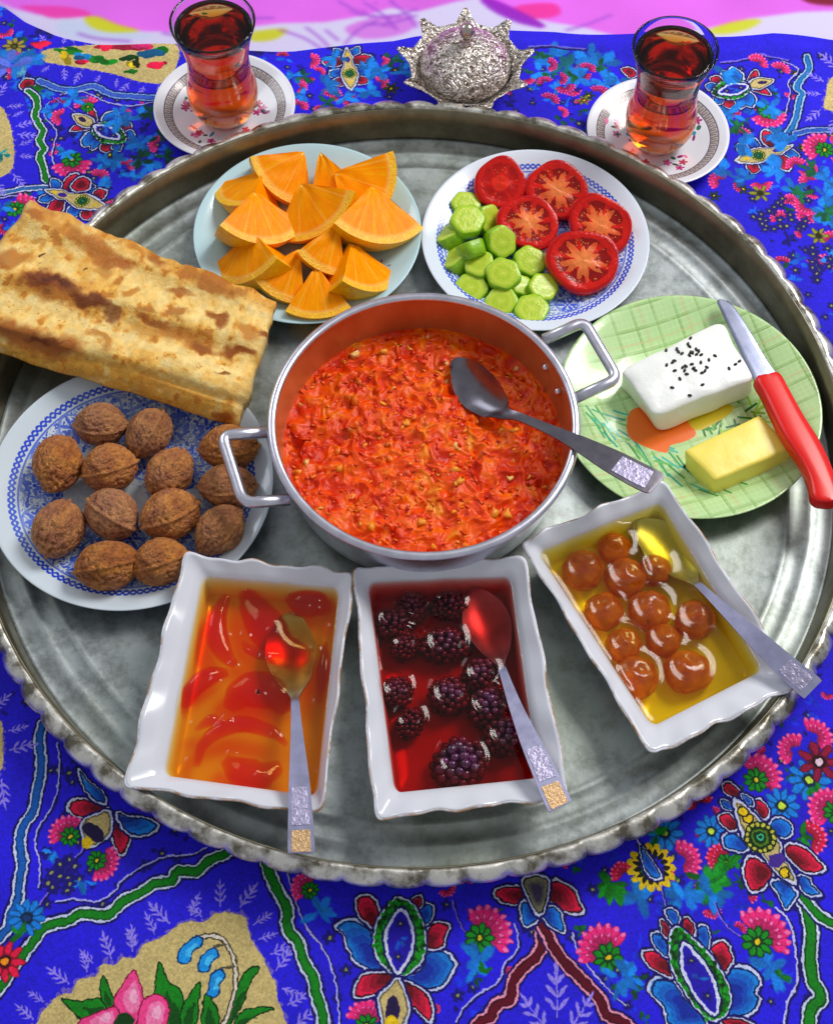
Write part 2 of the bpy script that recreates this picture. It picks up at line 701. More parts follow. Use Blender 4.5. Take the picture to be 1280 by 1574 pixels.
for k in range(1500):
    c = np.array([rng.uniform(cv.x0, cv.x1), rng.uniform(.02, cv.y1)])
    if math.hypot(*c) < .30 or (c[1] > .385 and c[0] > 0) or (abs(c[0]) < .12 and c[1] > .40): continue
    u = rng.random()
    a = rng.uniform(0, 6.3)
    if u < .34: splash(c, rng.uniform(.005, .009), (10, 110, 250), k, 5)
    elif u < .5: splash(c, rng.uniform(.004, .007), (6, 90, 50), k, 4)
    elif u < .78: carnation(c, rng.uniform(.005, .008), a, (240, 30, 120) if k % 2 else (190, 10, 90), False)
    elif u < .86: rosette(c, .0055, (30, 60, 40), YEL, 6)
    else: splash(c, rng.uniform(.006, .01), (20, 12, 140), k, 6)
for k in range(420):
    c = np.array([rng.uniform(-.02, cv.x1), rng.uniform(cv.y0, -.17)])
    if math.hypot(*c) < .30: continue
    u = rng.random()
    if u < .6: splash(c, rng.uniform(.004, .008), (24, 60, 250), k, 4, .7)
    elif u < .8: carnation(c, rng.uniform(.004, .006), rng.uniform(0, 6), (220, 20, 100), False)
    else: splash(c, .006, (8, 100, 40), k, 4)
# ---- lower left corner
z = Zm(0, 1000, .3647)
plain = z([(175, 1170), (400, 1110), (620, 1010), (830, 920), (980, 850), (1090, 900), (1150, 1100), (1300, 1574), (-60, 1640), (-60, 1440)])
cv.fill(plain, BLUE)
cv.fill(z([(170, 330), (160, 450), (165, 520), (95, 740), (80, 880), (70, 1080), (-150, 1330), (-150, 200)]), BLUE)
band(z([(178, 310), (165, 380), (172, 450), (168, 530), (150, 610), (135, 680), (92, 740), (80, 820), (92, 890), (78, 970), (72, 1050), (42, 1110), (28, 1170), (-40, 1240)]), .0052, (16, 92, 188))
thin(z([(240, 390), (250, 480), (240, 580), (215, 660), (160, 740), (145, 820), (165, 900), (160, 1000)]))
thin(z([(230, 1060), (320, 1045), (400, 1055), (470, 1020), (520, 960), (600, 910), (700, 870), (810, 860), (870, 830)]))
thin(z([(160, 1070), (230, 980), (300, 890), (350, 830)]), .0011, LIL)
band(z([(-60, 1480), (10, 1400), (60, 1320), (100, 1275), (140, 1220), (180, 1165), (240, 1145), (290, 1135), (330, 1108), (400, 1112), (450, 1112), (490, 1080), (520, 1050), (560, 1035), (620, 1000), (650, 980), (720, 970), (750, 930), (830, 932), (860, 900), (930, 865), (990, 840), (1060, 830)]), .0056, GRN)
rosette(z([(110, 1125)])[0], .0115, CY, (20, 60, 120), 11)
splash(z([(80, 1200)])[0], .008, GRN, 3)
rosette(z([(15, 1310)])[0], .0125, RED, (250, 150, 30), 9)
beige = z([(120, 1660), (160, 1560), (185, 1510), (250, 1445), (300, 1440), (330, 1385), (400, 1370), (420, 1320), (480, 1322), (520, 1288), (570, 1292), (600, 1240), (680, 1205), (740, 1160), (800, 1140), (860, 1142), (900, 1110), (960, 1103), (1030, 1125), (1050, 1195), (1082, 1260), (1110, 1290), (1130, 1345), (1160, 1400), (1165, 1460), (1200, 1560), (1180, 1700), (600, 1800)])
border_sprigs(beige, .0095, .0125)
cv.fill(smooth_pts(beige, 3), BEI)
for p, b in (([(260, 1465), (330, 1480), (420, 1470), (480, 1530), (440, 1590), (350, 1560), (300, 1510)], (450, 1540)),
             ([(430, 1375), (460, 1430), (480, 1480), (450, 1500), (420, 1450)], (450, 1490)),
             ([(670, 1315), (700, 1390), (760, 1440), (770, 1574), (700, 1574), (650, 1450)], (740, 1574)),
             ([(840, 1400), (830, 1480), (820, 1574), (760, 1574), (780, 1480)], (790, 1574)),
             ([(865, 1445), (900, 1490), (920, 1574), (850, 1590)], (880, 1580)),
             ([(1090, 1330), (1050, 1400), (1010, 1500), (950, 1590), (990, 1450), (1030, 1360)], (980, 1560)),
             ([(1150, 1510), (1080, 1530), (1010, 1580), (980, 1600), (1010, 1530), (1080, 1505)], (1000, 1590))):
    q = smooth_pts(z(p), 3)
    cv.stroke(q, .0016, (6, 40, 10), True)
    cv.fill(q, (14, 130, 22))
    bb = z([b])[0]
    cv.fill((q - bb) * .55 + bb, (6, 80, 14))
for p in ([(560, 1345), (580, 1390), (600, 1450), (600, 1530), (560, 1574), (520, 1560), (480, 1490), (500, 1430)],
          [(600, 1480), (660, 1450), (705, 1490), (700, 1560), (660, 1640), (580, 1600)],
          [(480, 1500), (500, 1560), (440, 1640), (330, 1574), (400, 1530)]):
    q = smooth_pts(z(p), 3)
    cv.stroke(q, .0014, (120, 10, 50), True)
    cv.fill(q, (244, 66, 142))
    c0 = q.mean(0)
    cv.fill((q - c0) * .62 + c0 + (.0008, .001), (250, 124, 178))
    cv.fill((q - c0) * .3 + c0 + (.0012, .002), (252, 170, 205))
cv.dot(z([(520, 1570)])[0], .006, (10, 60, 14))
st = smooth_pts(z([(930, 1600), (970, 1500), (990, 1400), (985, 1310), (950, 1230), (900, 1200), (850, 1205)]), 5, False)
cv.stroke(st, .0035, (60, 50, 30))
cv.stroke(st, .0018, (225, 215, 200))
for a, b in (((985, 1330), (930, 1335)), ((950, 1235), (900, 1245))):
    cv.stroke(z([a, b]), .0014, (90, 80, 60))
for x, y, dx, dy in ((825, 1225, -60, 70), (890, 1275, -40, 55), (915, 1365, -20, 70)):
    q = smooth_pts(z([(x + 10, y - 22), (x + 24, y + 8), (x + 12 + dx * .5, y + dy * .6), (x + dx * .8 + 14, y + dy + 16), (x + dx * .8 - 24, y + dy + 12), (x + dx - 12, y + dy * .7 - 6), (x - 20 + dx * .3, y + 4)]), 4)
    cv.stroke(q, .0018, (8, 50, 110), True)
    cv.fill(q, (20, 150, 236))
    cv.fill((q - q.mean(0)) * .5 + q.mean(0) + (.001, 0), (70, 190, 250))
# medallion under the tray edge
petal(z([(280, 660), (320, 625), (400, 640), (450, 660), (440, 685), (370, 700), (310, 690)]), RED, DRED, z([(450, 670)])[0])
petal(z([(480, 690), (520, 740), (545, 790), (515, 862), (485, 830), (468, 770)]), RED, DRED, z([(480, 690)])[0])
petal(z([(330, 500), (370, 550), (430, 600), (445, 645), (400, 630), (360, 590)]), CY, (10, 60, 170), z([(450, 640)])[0])
petal(z([(490, 685), (540, 700), (620, 710), (665, 740), (640, 770), (570, 782), (520, 750)]), CY, (10, 40, 140), z([(490, 690)])[0])
petal(z([(345, 770), (350, 720), (400, 690), (465, 680), (465, 760), (430, 800), (370, 825)]), BEI, BEI)
cv.dot(z([(392, 765)])[0], .0085, (34, 24, 70), .0045, -.7)
cv.dot(z([(365, 808)])[0], .0035, YEL)
carnation(z([(283, 770)])[0], .0115, 2.3)
carnation(z([(420, 890)])[0], .0115, -.4)
splash(z([(225, 850)])[0], .009, CY, 1)
splash(z([(340, 970)])[0], .009, CY, 2)
for k in range(16): tiny(z([(rng.uniform(190, 320), rng.uniform(880, 1010))])[0], .0042)
# lower left edge: beige piece and sprigs
bl = z([(-200, 250), (-10, 290), (10, 360), (10, 420), (-10, 520), (-200, 560)])
border_sprigs(bl, .013, .014)
cv.fill(smooth_pts(bl, 3), BEI)

# ---- lower middle
z = Zm(400, 1240, .3594)
band(z([(20, 230), (40, 290), (78, 370), (112, 430), (115, 520), (160, 580), (185, 660), (225, 730), (237, 800), (260, 870), (268, 940), (270, 1100)]), .0058, GRN)
thin(z([(100, 250), (120, 310), (145, 390), (180, 490), (240, 570), (290, 650), (315, 730), (330, 830), (336, 940)]))
splash(z([(255, 450)])[0], .012, CY, 4, 8)
carnation(z([(200, 350)])[0], .010, 2.6)
thin(z([(820, 400), (835, 460), (870, 530), (920, 560)]), .0008, LIL)
carnation(z([(955, 545)])[0], .0165, .75)
splash(z([(935, 660)])[0], .013, CY, 5, 8)
splash(z([(960, 705)])[0], .007, GRN, 5, 4)
carnation(z([(455, 915)])[0], .0125, 1.5)
z = Zm(430, 1340, .2109)
petal(z([(400, 395), (500, 345), (590, 370), (670, 440), (690, 560), (760, 690), (700, 725), (620, 700), (530, 640), (520, 600), (480, 530), (470, 460)]), (18, 120, 214), (16, 36, 160), z([(700, 640)])[0])
petal(z([(900, 770), (1010, 720), (1060, 600), (1130, 545), (1210, 580), (1280, 655), (1270, 700), (1222, 790), (1170, 845), (1060, 860), (960, 830)]), (18, 120, 214), (16, 36, 160), z([(1000, 740)])[0])
petal(z([(560, 200), (650, 175), (710, 250), (720, 330), (680, 410), (620, 360), (570, 310)]), RED, DRED, z([(690, 380)])[0])
petal(z([(1065, 450), (1120, 370), (1230, 390), (1200, 480), (1190, 540), (1080, 560)]), RED, DRED, z([(1070, 540)])[0])
petal(z([(1000, 330), (1040, 240), (1110, 250), (1110, 330), (1060, 390), (1020, 400)]), CY, (10, 50, 160))
petal(z([(940, 230), (1020, 180), (1035, 240), (980, 280)]), RED, DRED)
petal(z([(830, 740), (640, 735), (560, 800), (540, 905), (640, 910), (720, 880), (780, 830)]), RED, DRED, z([(830, 750)])[0])
petal(z([(880, 790), (1000, 840), (1070, 890), (1110, 990), (1100, 1095), (1000, 1010), (940, 960), (900, 860)]), RED, DRED, z([(880, 800)])[0])
petal(z([(850, 770), (800, 830), (720, 900), (730, 1000), (755, 1120), (840, 1180), (900, 1120), (942, 1000), (910, 880), (870, 790)]), BEI, BEI)
cv.dot(z([(820, 1010)])[0], .0085, (36, 20, 70), .0042, 1.5)
cv.dot(z([(815, 1100)])[0], .0042, YEL)
ring(z([(870, 190), (980, 260), (1050, 420), (1055, 560), (1010, 680), (920, 745), (820, 735), (730, 660), (685, 540), (700, 390), (770, 260)]),
     z([(885, 275), (950, 380), (972, 490), (940, 620), (855, 735), (790, 620), (768, 490), (800, 380)]))

# ---- lower middle right: red stems
z = Zm(700, 1340, .2031)
cv.fill(z([(680, 470), (430, 950), (250, 1150), (250, 1500), (1300, 1500), (1280, 1180), (1140, 1100)]), BLUE)
band(z([(640, 400), (652, 480), (650, 560), (600, 650), (540, 700), (470, 770), (425, 860), (412, 965), (340, 985), (280, 1040), (262, 1095), (180, 1140), (90, 1260)]), .0055, MAR, (238, 150, 180))
band(z([(655, 400), (695, 480), (740, 570), (830, 690), (980, 840), (1090, 960), (1140, 1080), (1290, 1150), (1400, 1330)]), .0055, MAR, (238, 150, 180))
thin(z([(440, 400), (475, 520), (450, 610), (370, 700), (320, 830), (200, 900), (80, 1000), (0, 1130)]))
thin(z([(880, 470), (910, 580), (990, 700), (1100, 830), (1210, 950), (1290, 1010)]))
petal(z([(690, 100), (750, 60), (800, 80), (890, 130), (930, 220), (962, 312), (820, 305), (750, 250), (700, 200)]), RED, DRED, z([(700, 170)])[0])
petal(z([(290, 170), (320, 130), (420, 110), (510, 130), (530, 220), (450, 247), (350, 230)]), RED, DRED, z([(520, 180)])[0])
petal(z([(490, 240), (560, 240), (620, 340), (590, 390), (510, 405)]), CY, (10, 50, 160), z([(600, 330)])[0])
petal(z([(650, 310), (720, 260), (790, 310), (810, 400), (820, 460), (740, 425), (670, 360)]), CY, (10, 50, 160), z([(660, 330)])[0])
petal(z([(505, 60), (620, 30), (700, 70), (685, 230), (632, 335), (560, 230)]), (150, 150, 100), (60, 50, 90))
sprig(z([(770, 1100)])[0], 1.57, .026)
sprig(z([(690, 1200)])[0], 2.2, .022)
sprig(z([(870, 1200)])[0], 1.0, .022)
carnation(z([(1130, 610)])[0], .0165, 2.1)
splash(z([(1250, 810)])[0], .012, CY, 7, 7)

# ---- lower right
z = Zm(960, 1100, .301)
for x, y, r in ((440, 590, .011), (200, 600, .012), (800, 460, .012), (940, 330, .014)):
    rosette(z([(x, y)])[0], r, CY, (200, 230, 60), 10)
splash(z([(160, 600)])[0], .01, GRN, 2)
splash(z([(980, 350)])[0], .01, GRN, 2)
for x, y, r, a in ((285, 740, .0125, .3), (680, 310, .0145, .9), (960, 110, .0125, .5), (870, 180, .0115, 2.6), (1050, 480, .014, 2.6), (385, 460, .0095, 2.0), (500, 735, .010, 2.4), (940, 620, .011, .2), (0, 820, .009, 2)):
    carnation(z([(x, y)])[0], r, a, PINK if r > .011 else RED, r > .0125 or a == 2.4)
rosette(z([(990, 235)])[0], .014, (150, 10, 60), (230, 200, 220), 7)
splash(z([(540, 760)])[0], .01, GRN, 3)
splash(z([(910, 610)])[0], .009, GRN, 3)
splash(z([(440, 840)])[0], .015, GRN, 4, 12, 1)
splash(z([(440, 850)])[0], .013, (20, 150, 40), 5, 8, 1)
for x, y, r in ((440, 915, .013), (290, 920, .014), (80, 930, .015), (750, 1290, .014)): splash(z([(x, y)])[0], r, CY, 8, 10)
splash(z([(800, 1330)])[0], .006, GRN, 8, 5)
splash(z([(20, 1330)])[0], .012, CY, 9, 8)
splash(z([(-70, 870)])[0], .012, GRN, 9, 10, 1)
c0 = z([(135, 775)])[0]
for k in range(15):
    a = k * 2 * PI / 15
    d = np.array([math.cos(a), math.sin(a)])
    cv.dot(c0 + d * .0115, .0042, YEL, .0024, a)
    cv.dot(c0 + d * .0088, .0026, (20, 20, 20), .0014, a)
petal(z([(75, 660), (110, 710), (150, 760), (185, 830), (130, 825), (95, 760)]), CY, (10, 60, 170))
thin(z([(75, 660), (60, 630)]), .0012)
thin(z([(180, 870), (205, 960), (230, 1010)]), .0008, LIL)
thin(z([(460, 950), (500, 1050), (580, 1120), (660, 1160)]), .0008, LIL)
carnation(z([(695, 1130)])[0], .0175, .85)
thin(z([(770, 980), (840, 1050), (870, 1190), (880, 1360), (830, 1460), (812, 1600)]), .0013, (200, 200, 255))
cv.fill(z([(960, 1080), (1400, 1100), (1400, 1700), (980, 1700), (1000, 1440), (955, 1340)]), BLUE)
band(z([(885, 890), (930, 990), (952, 1100), (945, 1250), (960, 1350), (1002, 1440), (952, 1490), (942, 1590)]), .0072, GRN)
band(z([(905, 910), (960, 985), (1030, 1045), (1200, 1120)]), .0055, GRN)
# lotus 2
B0 = (16, 130, 224)
petal(z([(120, 1400), (160, 1335), (240, 1345), (290, 1420), (390, 1530), (420, 1600), (240, 1600), (200, 1490)]), B0, (16, 36, 160), z([(330, 1500)])[0])
petal(z([(510, 1310), (560, 1280), (640, 1290), (692, 1350), (670, 1420), (690, 1450), (650, 1520), (570, 1550), (510, 1530), (540, 1440)]), B0, (16, 36, 160), z([(540, 1440)])[0])
petal(z([(90, 1205), (170, 1200), (220, 1260), (240, 1335), (180, 1310), (120, 1270)]), RED, DRED, z([(230, 1300)])[0])
petal(z([(440, 1180), (480, 1150), (520, 1160), (550, 1240), (530, 1290), (500, 1310), (450, 1220)]), RED, DRED, z([(490, 1280)])[0])
petal(z([(140, 1110), (190, 1120), (230, 1200), (210, 1230), (150, 1170)]), CY, (10, 60, 170))
petal(z([(350, 1090), (410, 1070), (430, 1130), (420, 1200), (370, 1140)]), CY, (10, 60, 170))
petal(z([(180, 1045), (220, 1065), (240, 1125), (205, 1130)]), RED, DRED)
petal(z([(290, 1060), (320, 1025), (352, 1080), (350, 1135), (310, 1110)]), RED, DRED)
petal(z([(205, 1010), (240, 985), (280, 1030), (260, 1075)]), CY, (10, 60, 170))
petal(z([(490, 1560), (560, 1545), (660, 1580), (600, 1640)]), RED, DRED)
ring(z([(260, 1075), (340, 1130), (430, 1220), (500, 1320), (540, 1430), (520, 1520), (460, 1560), (390, 1520), (300, 1400), (240, 1280), (228, 1160)]),
     z([(298, 1160), (360, 1220), (430, 1310), (472, 1420), (462, 1522), (400, 1480), (330, 1370), (290, 1260)]))
# paisley
petal(z([(610, 760), (640, 715), (720, 750), (760, 810), (720, 870), (650, 902), (610, 830)]), RED, DRED, z([(720, 800)])[0])
petal(z([(810, 690), (850, 650), (930, 680), (990, 740), (1025, 785), (950, 805), (880, 770)]), RED, DRED, z([(840, 730)])[0])
petal(z([(750, 850), (800, 840), (880, 900), (850, 960), (822, 988), (790, 920)]), CY, (10, 60, 170), z([(800, 850)])[0])
petal(z([(880, 820), (940, 830), (960, 870), (1004, 917), (920, 905)]), CY, (10, 60, 170), z([(890, 840)])[0])
petal(z([(500, 620), (540, 595), (590, 620), (630, 680), (580, 692), (510, 670)]), CY, (10, 60, 170), z([(620, 670)])[0])
petal(z([(740, 550), (790, 518), (852, 560), (840, 612), (800, 622), (760, 600)]), CY, (10, 60, 170), z([(760, 590)])[0])
petal(z([(480, 512), (530, 500), (570, 550), (562, 590), (500, 562)]), RED, DRED, z([(570, 580)])[0])
petal(z([(500, 352), (540, 345), (590, 400), (560, 422), (510, 392)]), RED, DRED, z([(570, 410)])[0])
petal(z([(650, 440), (690, 430), (732, 480), (720, 530), (680, 500)]), RED, DRED, z([(690, 510)])[0])
petal(z([(590, 400), (640, 420), (652, 462), (610, 440)]), CY, (10, 60, 170))
petal(z([(490, 430), (540, 450), (560, 480), (500, 470)]), CY, (10, 60, 170))
petal(z([(558, 428), (640, 490), (720, 570), (790, 650), (800, 720), (850, 790), (872, 855), (800, 820), (740, 760), (700, 700), (620, 640), (580, 540)]), BEI, BEI)
g0 = z([(690, 620)])[0]
cv.dot(g0, .0105, (14, 44, 14))
for k in range(15):
    a = k * 2 * PI / 15
    cv.dot(g0 + .0085 * np.array([math.cos(a), math.sin(a)]), .0013, (205, 195, 70))
cv.dot(g0, .0056, (80, 120, 20))
cv.dot(g0, .0042, (8, 50, 24))
cv.dot(g0, .0026, (60, 190, 140))
cv.dot(g0, .0016, (8, 60, 40))
cv.dot(z([(775, 738)])[0], .006, (70, 40, 150), .0042, .6)
for x, y in ((815, 800), (627, 525), (600, 492)):
    cv.dot(z([(x, y)])[0], .0036, (30, 24, 10))
    cv.dot(z([(x, y)])[0], .0026, YEL)

# ---- upper left
z = Zm(0, 0, .25)
cv.fill(z([(140, 420), (330, 530), (600, 530), (940, 600), (1100, 560), (1100, 250), (300, 230), (150, 350)]), BLUE)
cv.fill(z([(-60, 520), (140, 560), (200, 760), (200, 960), (260, 1120), (-60, 1160)]), BLUE)
bt = z([(245, 320), (330, 285), (600, 262), (900, 255), (1090, 270), (1080, 400), (1010, 500), (850, 490), (680, 442), (450, 402), (280, 372)])
border_sprigs(bt, .010, .010)
cv.fill(smooth_pts(bt, 3), BEI)
for x, y, r, ry, col in ((250, 265, 60, 22, RED), (760, 275, 170, 26, (236, 30, 80)), (650, 285, 40, 26, RED), (860, 270, 60, 24, PINK), (400, 300, 90, 20, GRN), (620, 365, 90, 28, GRN), (780, 350, 60, 22, DGRN), (990, 300, 60, 30, GRN), (410, 345, 34, 42, YEL), (520, 335, 60, 26, (16, 120, 190)), (930, 320, 80, 30, (16, 130, 200)), (500, 375, 40, 16, RED), (810, 385, 44, 24, YEL), (835, 375, 20, 30, (30, 40, 10)), (950, 400, 45, 28, RED), (1000, 380, 22, 16, RED), (800, 430, 40, 14, GRN)):
    for k in range(5):
        q = z([(x + rng.uniform(-.6, .6) * r, y + rng.uniform(-.5, .5) * ry)])[0]
        cv.dot(q, r * .25 / 1870 * .62, np.array(col) * rng.uniform(.6, 1.2), ry * .25 / 1500 * .7, rng.uniform(-.5, .5))
rosette(z([(85, 275)])[0], .010, (170, 150, 60), (90, 90, 20), 8)
splash(z([(110, 365)])[0], .022, CY, 1, 9)
splash(z([(60, 400)])[0], .02, (90, 110, 220), 1, 7)
petal(z([(120, 520), (150, 480), (200, 480), (215, 510), (180, 545), (140, 545)]), RED, DRED)
splash(z([(150, 450)])[0], .009, (90, 170, 210), 3)
splash(z([(230, 535)])[0], .01, GRN, 3, 7, 1)
splash(z([(285, 555)])[0], .013, CY, 3, 8, 1)
band(z([(240, 490), (350, 535), (450, 545), (580, 522), (680, 572), (800, 582), (960, 600)]), .0042, (60, 96, 216), (120, 170, 240))
thin(z([(370, 575), (450, 560), (530, 560), (640, 612), (780, 640), (940, 625)]))
band(z([(170, 550), (215, 590), (228, 640), (212, 700), (240, 760), (262, 800), (240, 860), (270, 910), (240, 950), (265, 1020), (280, 1090), (340, 1155), (400, 1200)]), .0042, GRN)
thin(z([(300, 615), (268, 700), (345, 800), (320, 920), (330, 1000), (370, 1060)]))
thin(z([(320, 590), (400, 640), (470, 690)]), .001, LIL)
band(z([(-60, 1195), (60, 1170), (170, 1150), (300, 1145), (400, 1162)]), .0034, (40, 110, 190))
thin(z([(-20, 1215), (120, 1195), (240, 1215)]))
beL = z([(-100, 640), (0, 650), (45, 720), (70, 800), (85, 920), (60, 1045), (-100, 1070)])
border_sprigs(beL, .010, .012)
cv.fill(smooth_pts(beL, 3), BEI)
splash(z([(5, 935)])[0], .008, (10, 150, 160), 3, 6, 1)
lotus(z([(632, 795)])[0], .0195, -.55)
carnation(z([(440, 990)])[0], .0155, -1.4)
carnation(z([(530, 640)])[0], .010, 2)
carnation(z([(380, 712)])[0], .009, 3, PINK, False)
carnation(z([(975, 885)])[0], .009, 3, PINK, False)
carnation(z([(760, 1020)])[0], .009, 1, PINK, False)
carnation(z([(600, 1085)])[0], .009, 1, PINK, False)
carnation(z([(115, 1275)])[0], .0145, .3)
for x, y, r in ((710, 975, .014), (630, 985, .01), (860, 880, .013), (740, 720, .016), (870, 700, .012), (400, 930, .01), (600, 1150, .013), (820, 1080, .01), (440, 600, .012), (320, 670, .01), (900, 1000, .014), (320, 1195, .012), (20, 1260, .01)):
    splash(z([(x, y)])[0], r, CY, 4, 8)
for x, y in ((920, 690), (990, 830), (860, 980), (1020, 960)): splash(z([(x, y)])[0], .011, (8, 80, 60), 4, 7)
paisley(z([(480, 1222)])[0], .0185, -.35)
petal(z([(430, 1140), (490, 1080), (550, 1100), (545, 1160), (470, 1170)]), RED, DRED)
# ---- upper middle
z = Zm(440, 40, .15625)
paisley(z([(615, 420)])[0], .0165, -1.45)
for x, y, r, a in ((230, 320, .0085, 0), (910, 555, .0085, .5), (440, 660, .0085, 1.3), (110, 590, .008, 0), (120, 790, .008, 1), (940, 330, .006, 0)):
    carnation(z([(x, y)])[0], r, a, PINK, False)
for x, y, r in ((400, 560, .013), (570, 690, .012), (820, 630, .013), (150, 670, .01), (900, 420, .014), (480, 310, .012), (800, 400, .012), (1140, 450, .012), (80, 480, .010)):
    splash(z([(x, y)])[0], r, CY, 5, 8)
for x, y in ((160, 480), (1050, 310), (400, 750)): splash(z([(x, y)])[0], .010, (8, 96, 70), 5, 6)
rosette(z([(1030, 610)])[0], .007, (60, 70, 40), YEL, 6)
z = Zm(800, 40, .1406)
splash(z([(500, 430)])[0], .016, (10, 140, 160), 2, 9)
for x, y, r in ((330, 320, .017), (220, 510, .012), (640, 560, .014), (740, 370, .016), (880, 400, .016), (900, 620, .011), (1050, 580, .012), (420, 680, .009)):
    splash(z([(x, y)])[0], r, CY, 6, 9)
for x, y in ((230, 335), (310, 510), (880, 425), (580, 530)): splash(z([(x, y)])[0], .008, (8, 100, 50), 6, 6)
for x, y, r, a in ((300, 410, .0075, 0), (720, 465, .0075, 1), (310, 800, .008, 1), (480, 640, .0085, 5), (270, 610, .007, 2), (850, 725, .0085, 1), (420, 560, .007, 0)):
    carnation(z([(x, y)])[0], r, a, (200, 20, 120), False)
petal(z([(1100, 460), (1180, 440), (1260, 480), (1250, 540), (1180, 550)]), RED, DRED)
rosette(z([(690, 800)])[0], .006, (130, 130, 40), YEL, 6)
thin(z([(80, 250), (300, 235), (500, 260), (700, 270)]), .0016, (110, 100, 220))
# ---- upper right
z = Zm(1040, 60, .267)
cv.fill(z([(720, 130), (1000, 100), (1000, 500), (680, 520), (660, 480), (730, 330), (690, 260)]), BLUE)
lotus(z([(350, 278)])[0], .020, 3.45)
band(z([(745, 110), (760, 170), (715, 225), (690, 275), (720, 310), (705, 350), (690, 430), (660, 510), (610, 570)]), .0040, (30, 120, 200), (160, 200, 245))
thin(z([(600, 120), (700, 170), (640, 240), (650, 300), (630, 400), (605, 470)]))
thin(z([(250, 135), (380, 120), (470, 95), (640, 120)]), .0012, LIL)
band(z([(680, 540), (760, 522), (860, 518), (1000, 522)]), .0034, (40, 90, 200), (140, 170, 240))
bR = z([(1000, 190), (890, 215), (862, 280), (850, 350), (858, 400), (1000, 420)])
border_sprigs(bR, .012, .014)
cv.fill(smooth_pts(bR, 3), BEI)
paisley(z([(490, 655)])[0], .0175, 3.5)
carnation(z([(525, 430)])[0], .014, -1.4)
carnation(z([(830, 620)])[0], .0145, 2.6)
for x, y, r, a in ((255, 820, .0105, 2.5), (485, 815, .009, -1.4), (370, 545, .008, 1), (590, 175, .009, 1), (600, 1030, .009, 2), (660, 930, .008, 2), (770, 810, .009, 2), (750, 950, .0105, 4), (750, 1000, .009, 4.5), (860, 1310, .012, 1.2), (890, 1150, .009, 2), (690, 720, .009, 2), (460, 140, .009, 1)):
    carnation(z([(x, y)])[0], r, a, PINK, False)
for x, y, r in ((300, 420, .015), (390, 600, .014), (380, 800, .012), (580, 735, .015), (540, 390, .013), (580, 540, .012), (680, 860, .014), (860, 900, .016), (870, 1010, .014), (860, 800, .014), (270, 200, .014), (260, 750, .012), (890, 1240, .011), (640, 580, .014)):
    splash(z([(x, y)])[0], r, CY, 7, 9)
for x, y in ((345, 495), (780, 740), (720, 880), (860, 980)): splash(z([(x, y)])[0], .011, (8, 110, 60), 7, 7)
for x, y in ((480, 880), (815, 1125)): rosette(z([(x, y)])[0], .0085, (150, 150, 40), (30, 40, 10), 6)
for k in range(24): tiny(z([(rng.uniform(460, 760), rng.uniform(900, 1100))])[0], .004)
for k in range(16): tiny(z([(rng.uniform(760, 900), rng.uniform(1180, 1400))])[0], .0042)

wy_ = (value_noise(cv.h, cv.w, 7, 61, 2) - .5) * 4.4
wx_ = (value_noise(cv.h, cv.w, 7, 62, 2) - .5) * 4.4
yy_, xx_ = np.mgrid[0:cv.h, 0:cv.w]
cv.a = cv.a[np.clip(yy_ + wy_, 0, cv.h - 1).astype(int), np.clip(xx_ + wx_, 0, cv.w - 1).astype(int)]
cv.a = cv.a * (.84 + .3 * value_noise(cv.h, cv.w, 3, 63, 2)[..., None]) * (.94 + .12 * value_noise(cv.h, cv.w, 60, 64, 3)[..., None])
cloth_img = cv.image('cloth_print')
cx0, cy0, cx1, cy1 = cv.x0, cv.y0, cv.x1, cv.y1

# far edge of the blue cloth
ex = [(-200, -20), (0, 2), (40, 34), (90, 56), (150, 66), (240, 68), (330, 72), (400, 71), (450, 73), (520, 70), (600, 62), (640, 54), (720, 48), (790, 46), (850, 43), (960, 52), (1060, 57), (1110, 56), (1190, 51), (1280, 60), (1450, 66)]
ep = U([p[0] for p in ex], [p[1] for p in ex], ZC)


def cloth_edge(x):
    return np.interp(x, ep[:, 0], ep[:, 1])


nx, ny = 170, 190
xs = np.linspace(-.78, .78, nx)
P = np.zeros((nx, ny + 6, 3))
wob = value_noise(nx, ny + 6, 20, 11, 3)
for i, x in enumerate(xs):
    ye = cloth_edge(x) + .004 * math.sin(x * 37) * math.sin(x * 11)
    t = np.linspace(0, 1, ny) ** .8
    ys = -.8 + (ye + .8) * t
    d = ye - ys
    r = np.hypot(x, ys)
    sau = np.minimum(np.hypot(x + .157, ys - .322), np.minimum(np.hypot(x - .192, ys - .302), np.hypot(x - .037, ys - .36)))
    amp = np.clip((r - .31) / .06, 0, 1) * np.clip((sau - .05) / .03, 0, 1)
    zz = ZC - amp * .0035 * wob[i, :ny]
    fold = np.clip((x + .02) / .08, 0, 1)
    zz = zz + fold * .0045 * np.exp(-((d - .017) / .009) ** 2)
    P[i, :ny] = np.stack([np.full(ny, x), ys, zz], -1)
    for k in range(6):
        a = (k + 1) / 6
        P[i, ny + k] = (x, ye + .0015 * math.sin(a * PI), zz[-1] - .0022 * a)
uv = np.stack([(P[..., 0] - cx0) / (cx1 - cx0), (P[..., 1] - cy0) / (cy1 - cy0)], -1)
uv[:, ny:, 1] = uv[:, ny - 1:ny, 1]
CLOTH = printed('printed_blue_cloth', cloth_img, .75, 'REPEAT', 0, (900, .0003), Specular_IOR_Level=.25)
tag(mesh('tablecloth', P, grid_faces(nx, ny + 6), CLOTH, uv=uv),
    'royal blue cotton tablecloth printed with paisley flowers under the tray', 'tablecloth')

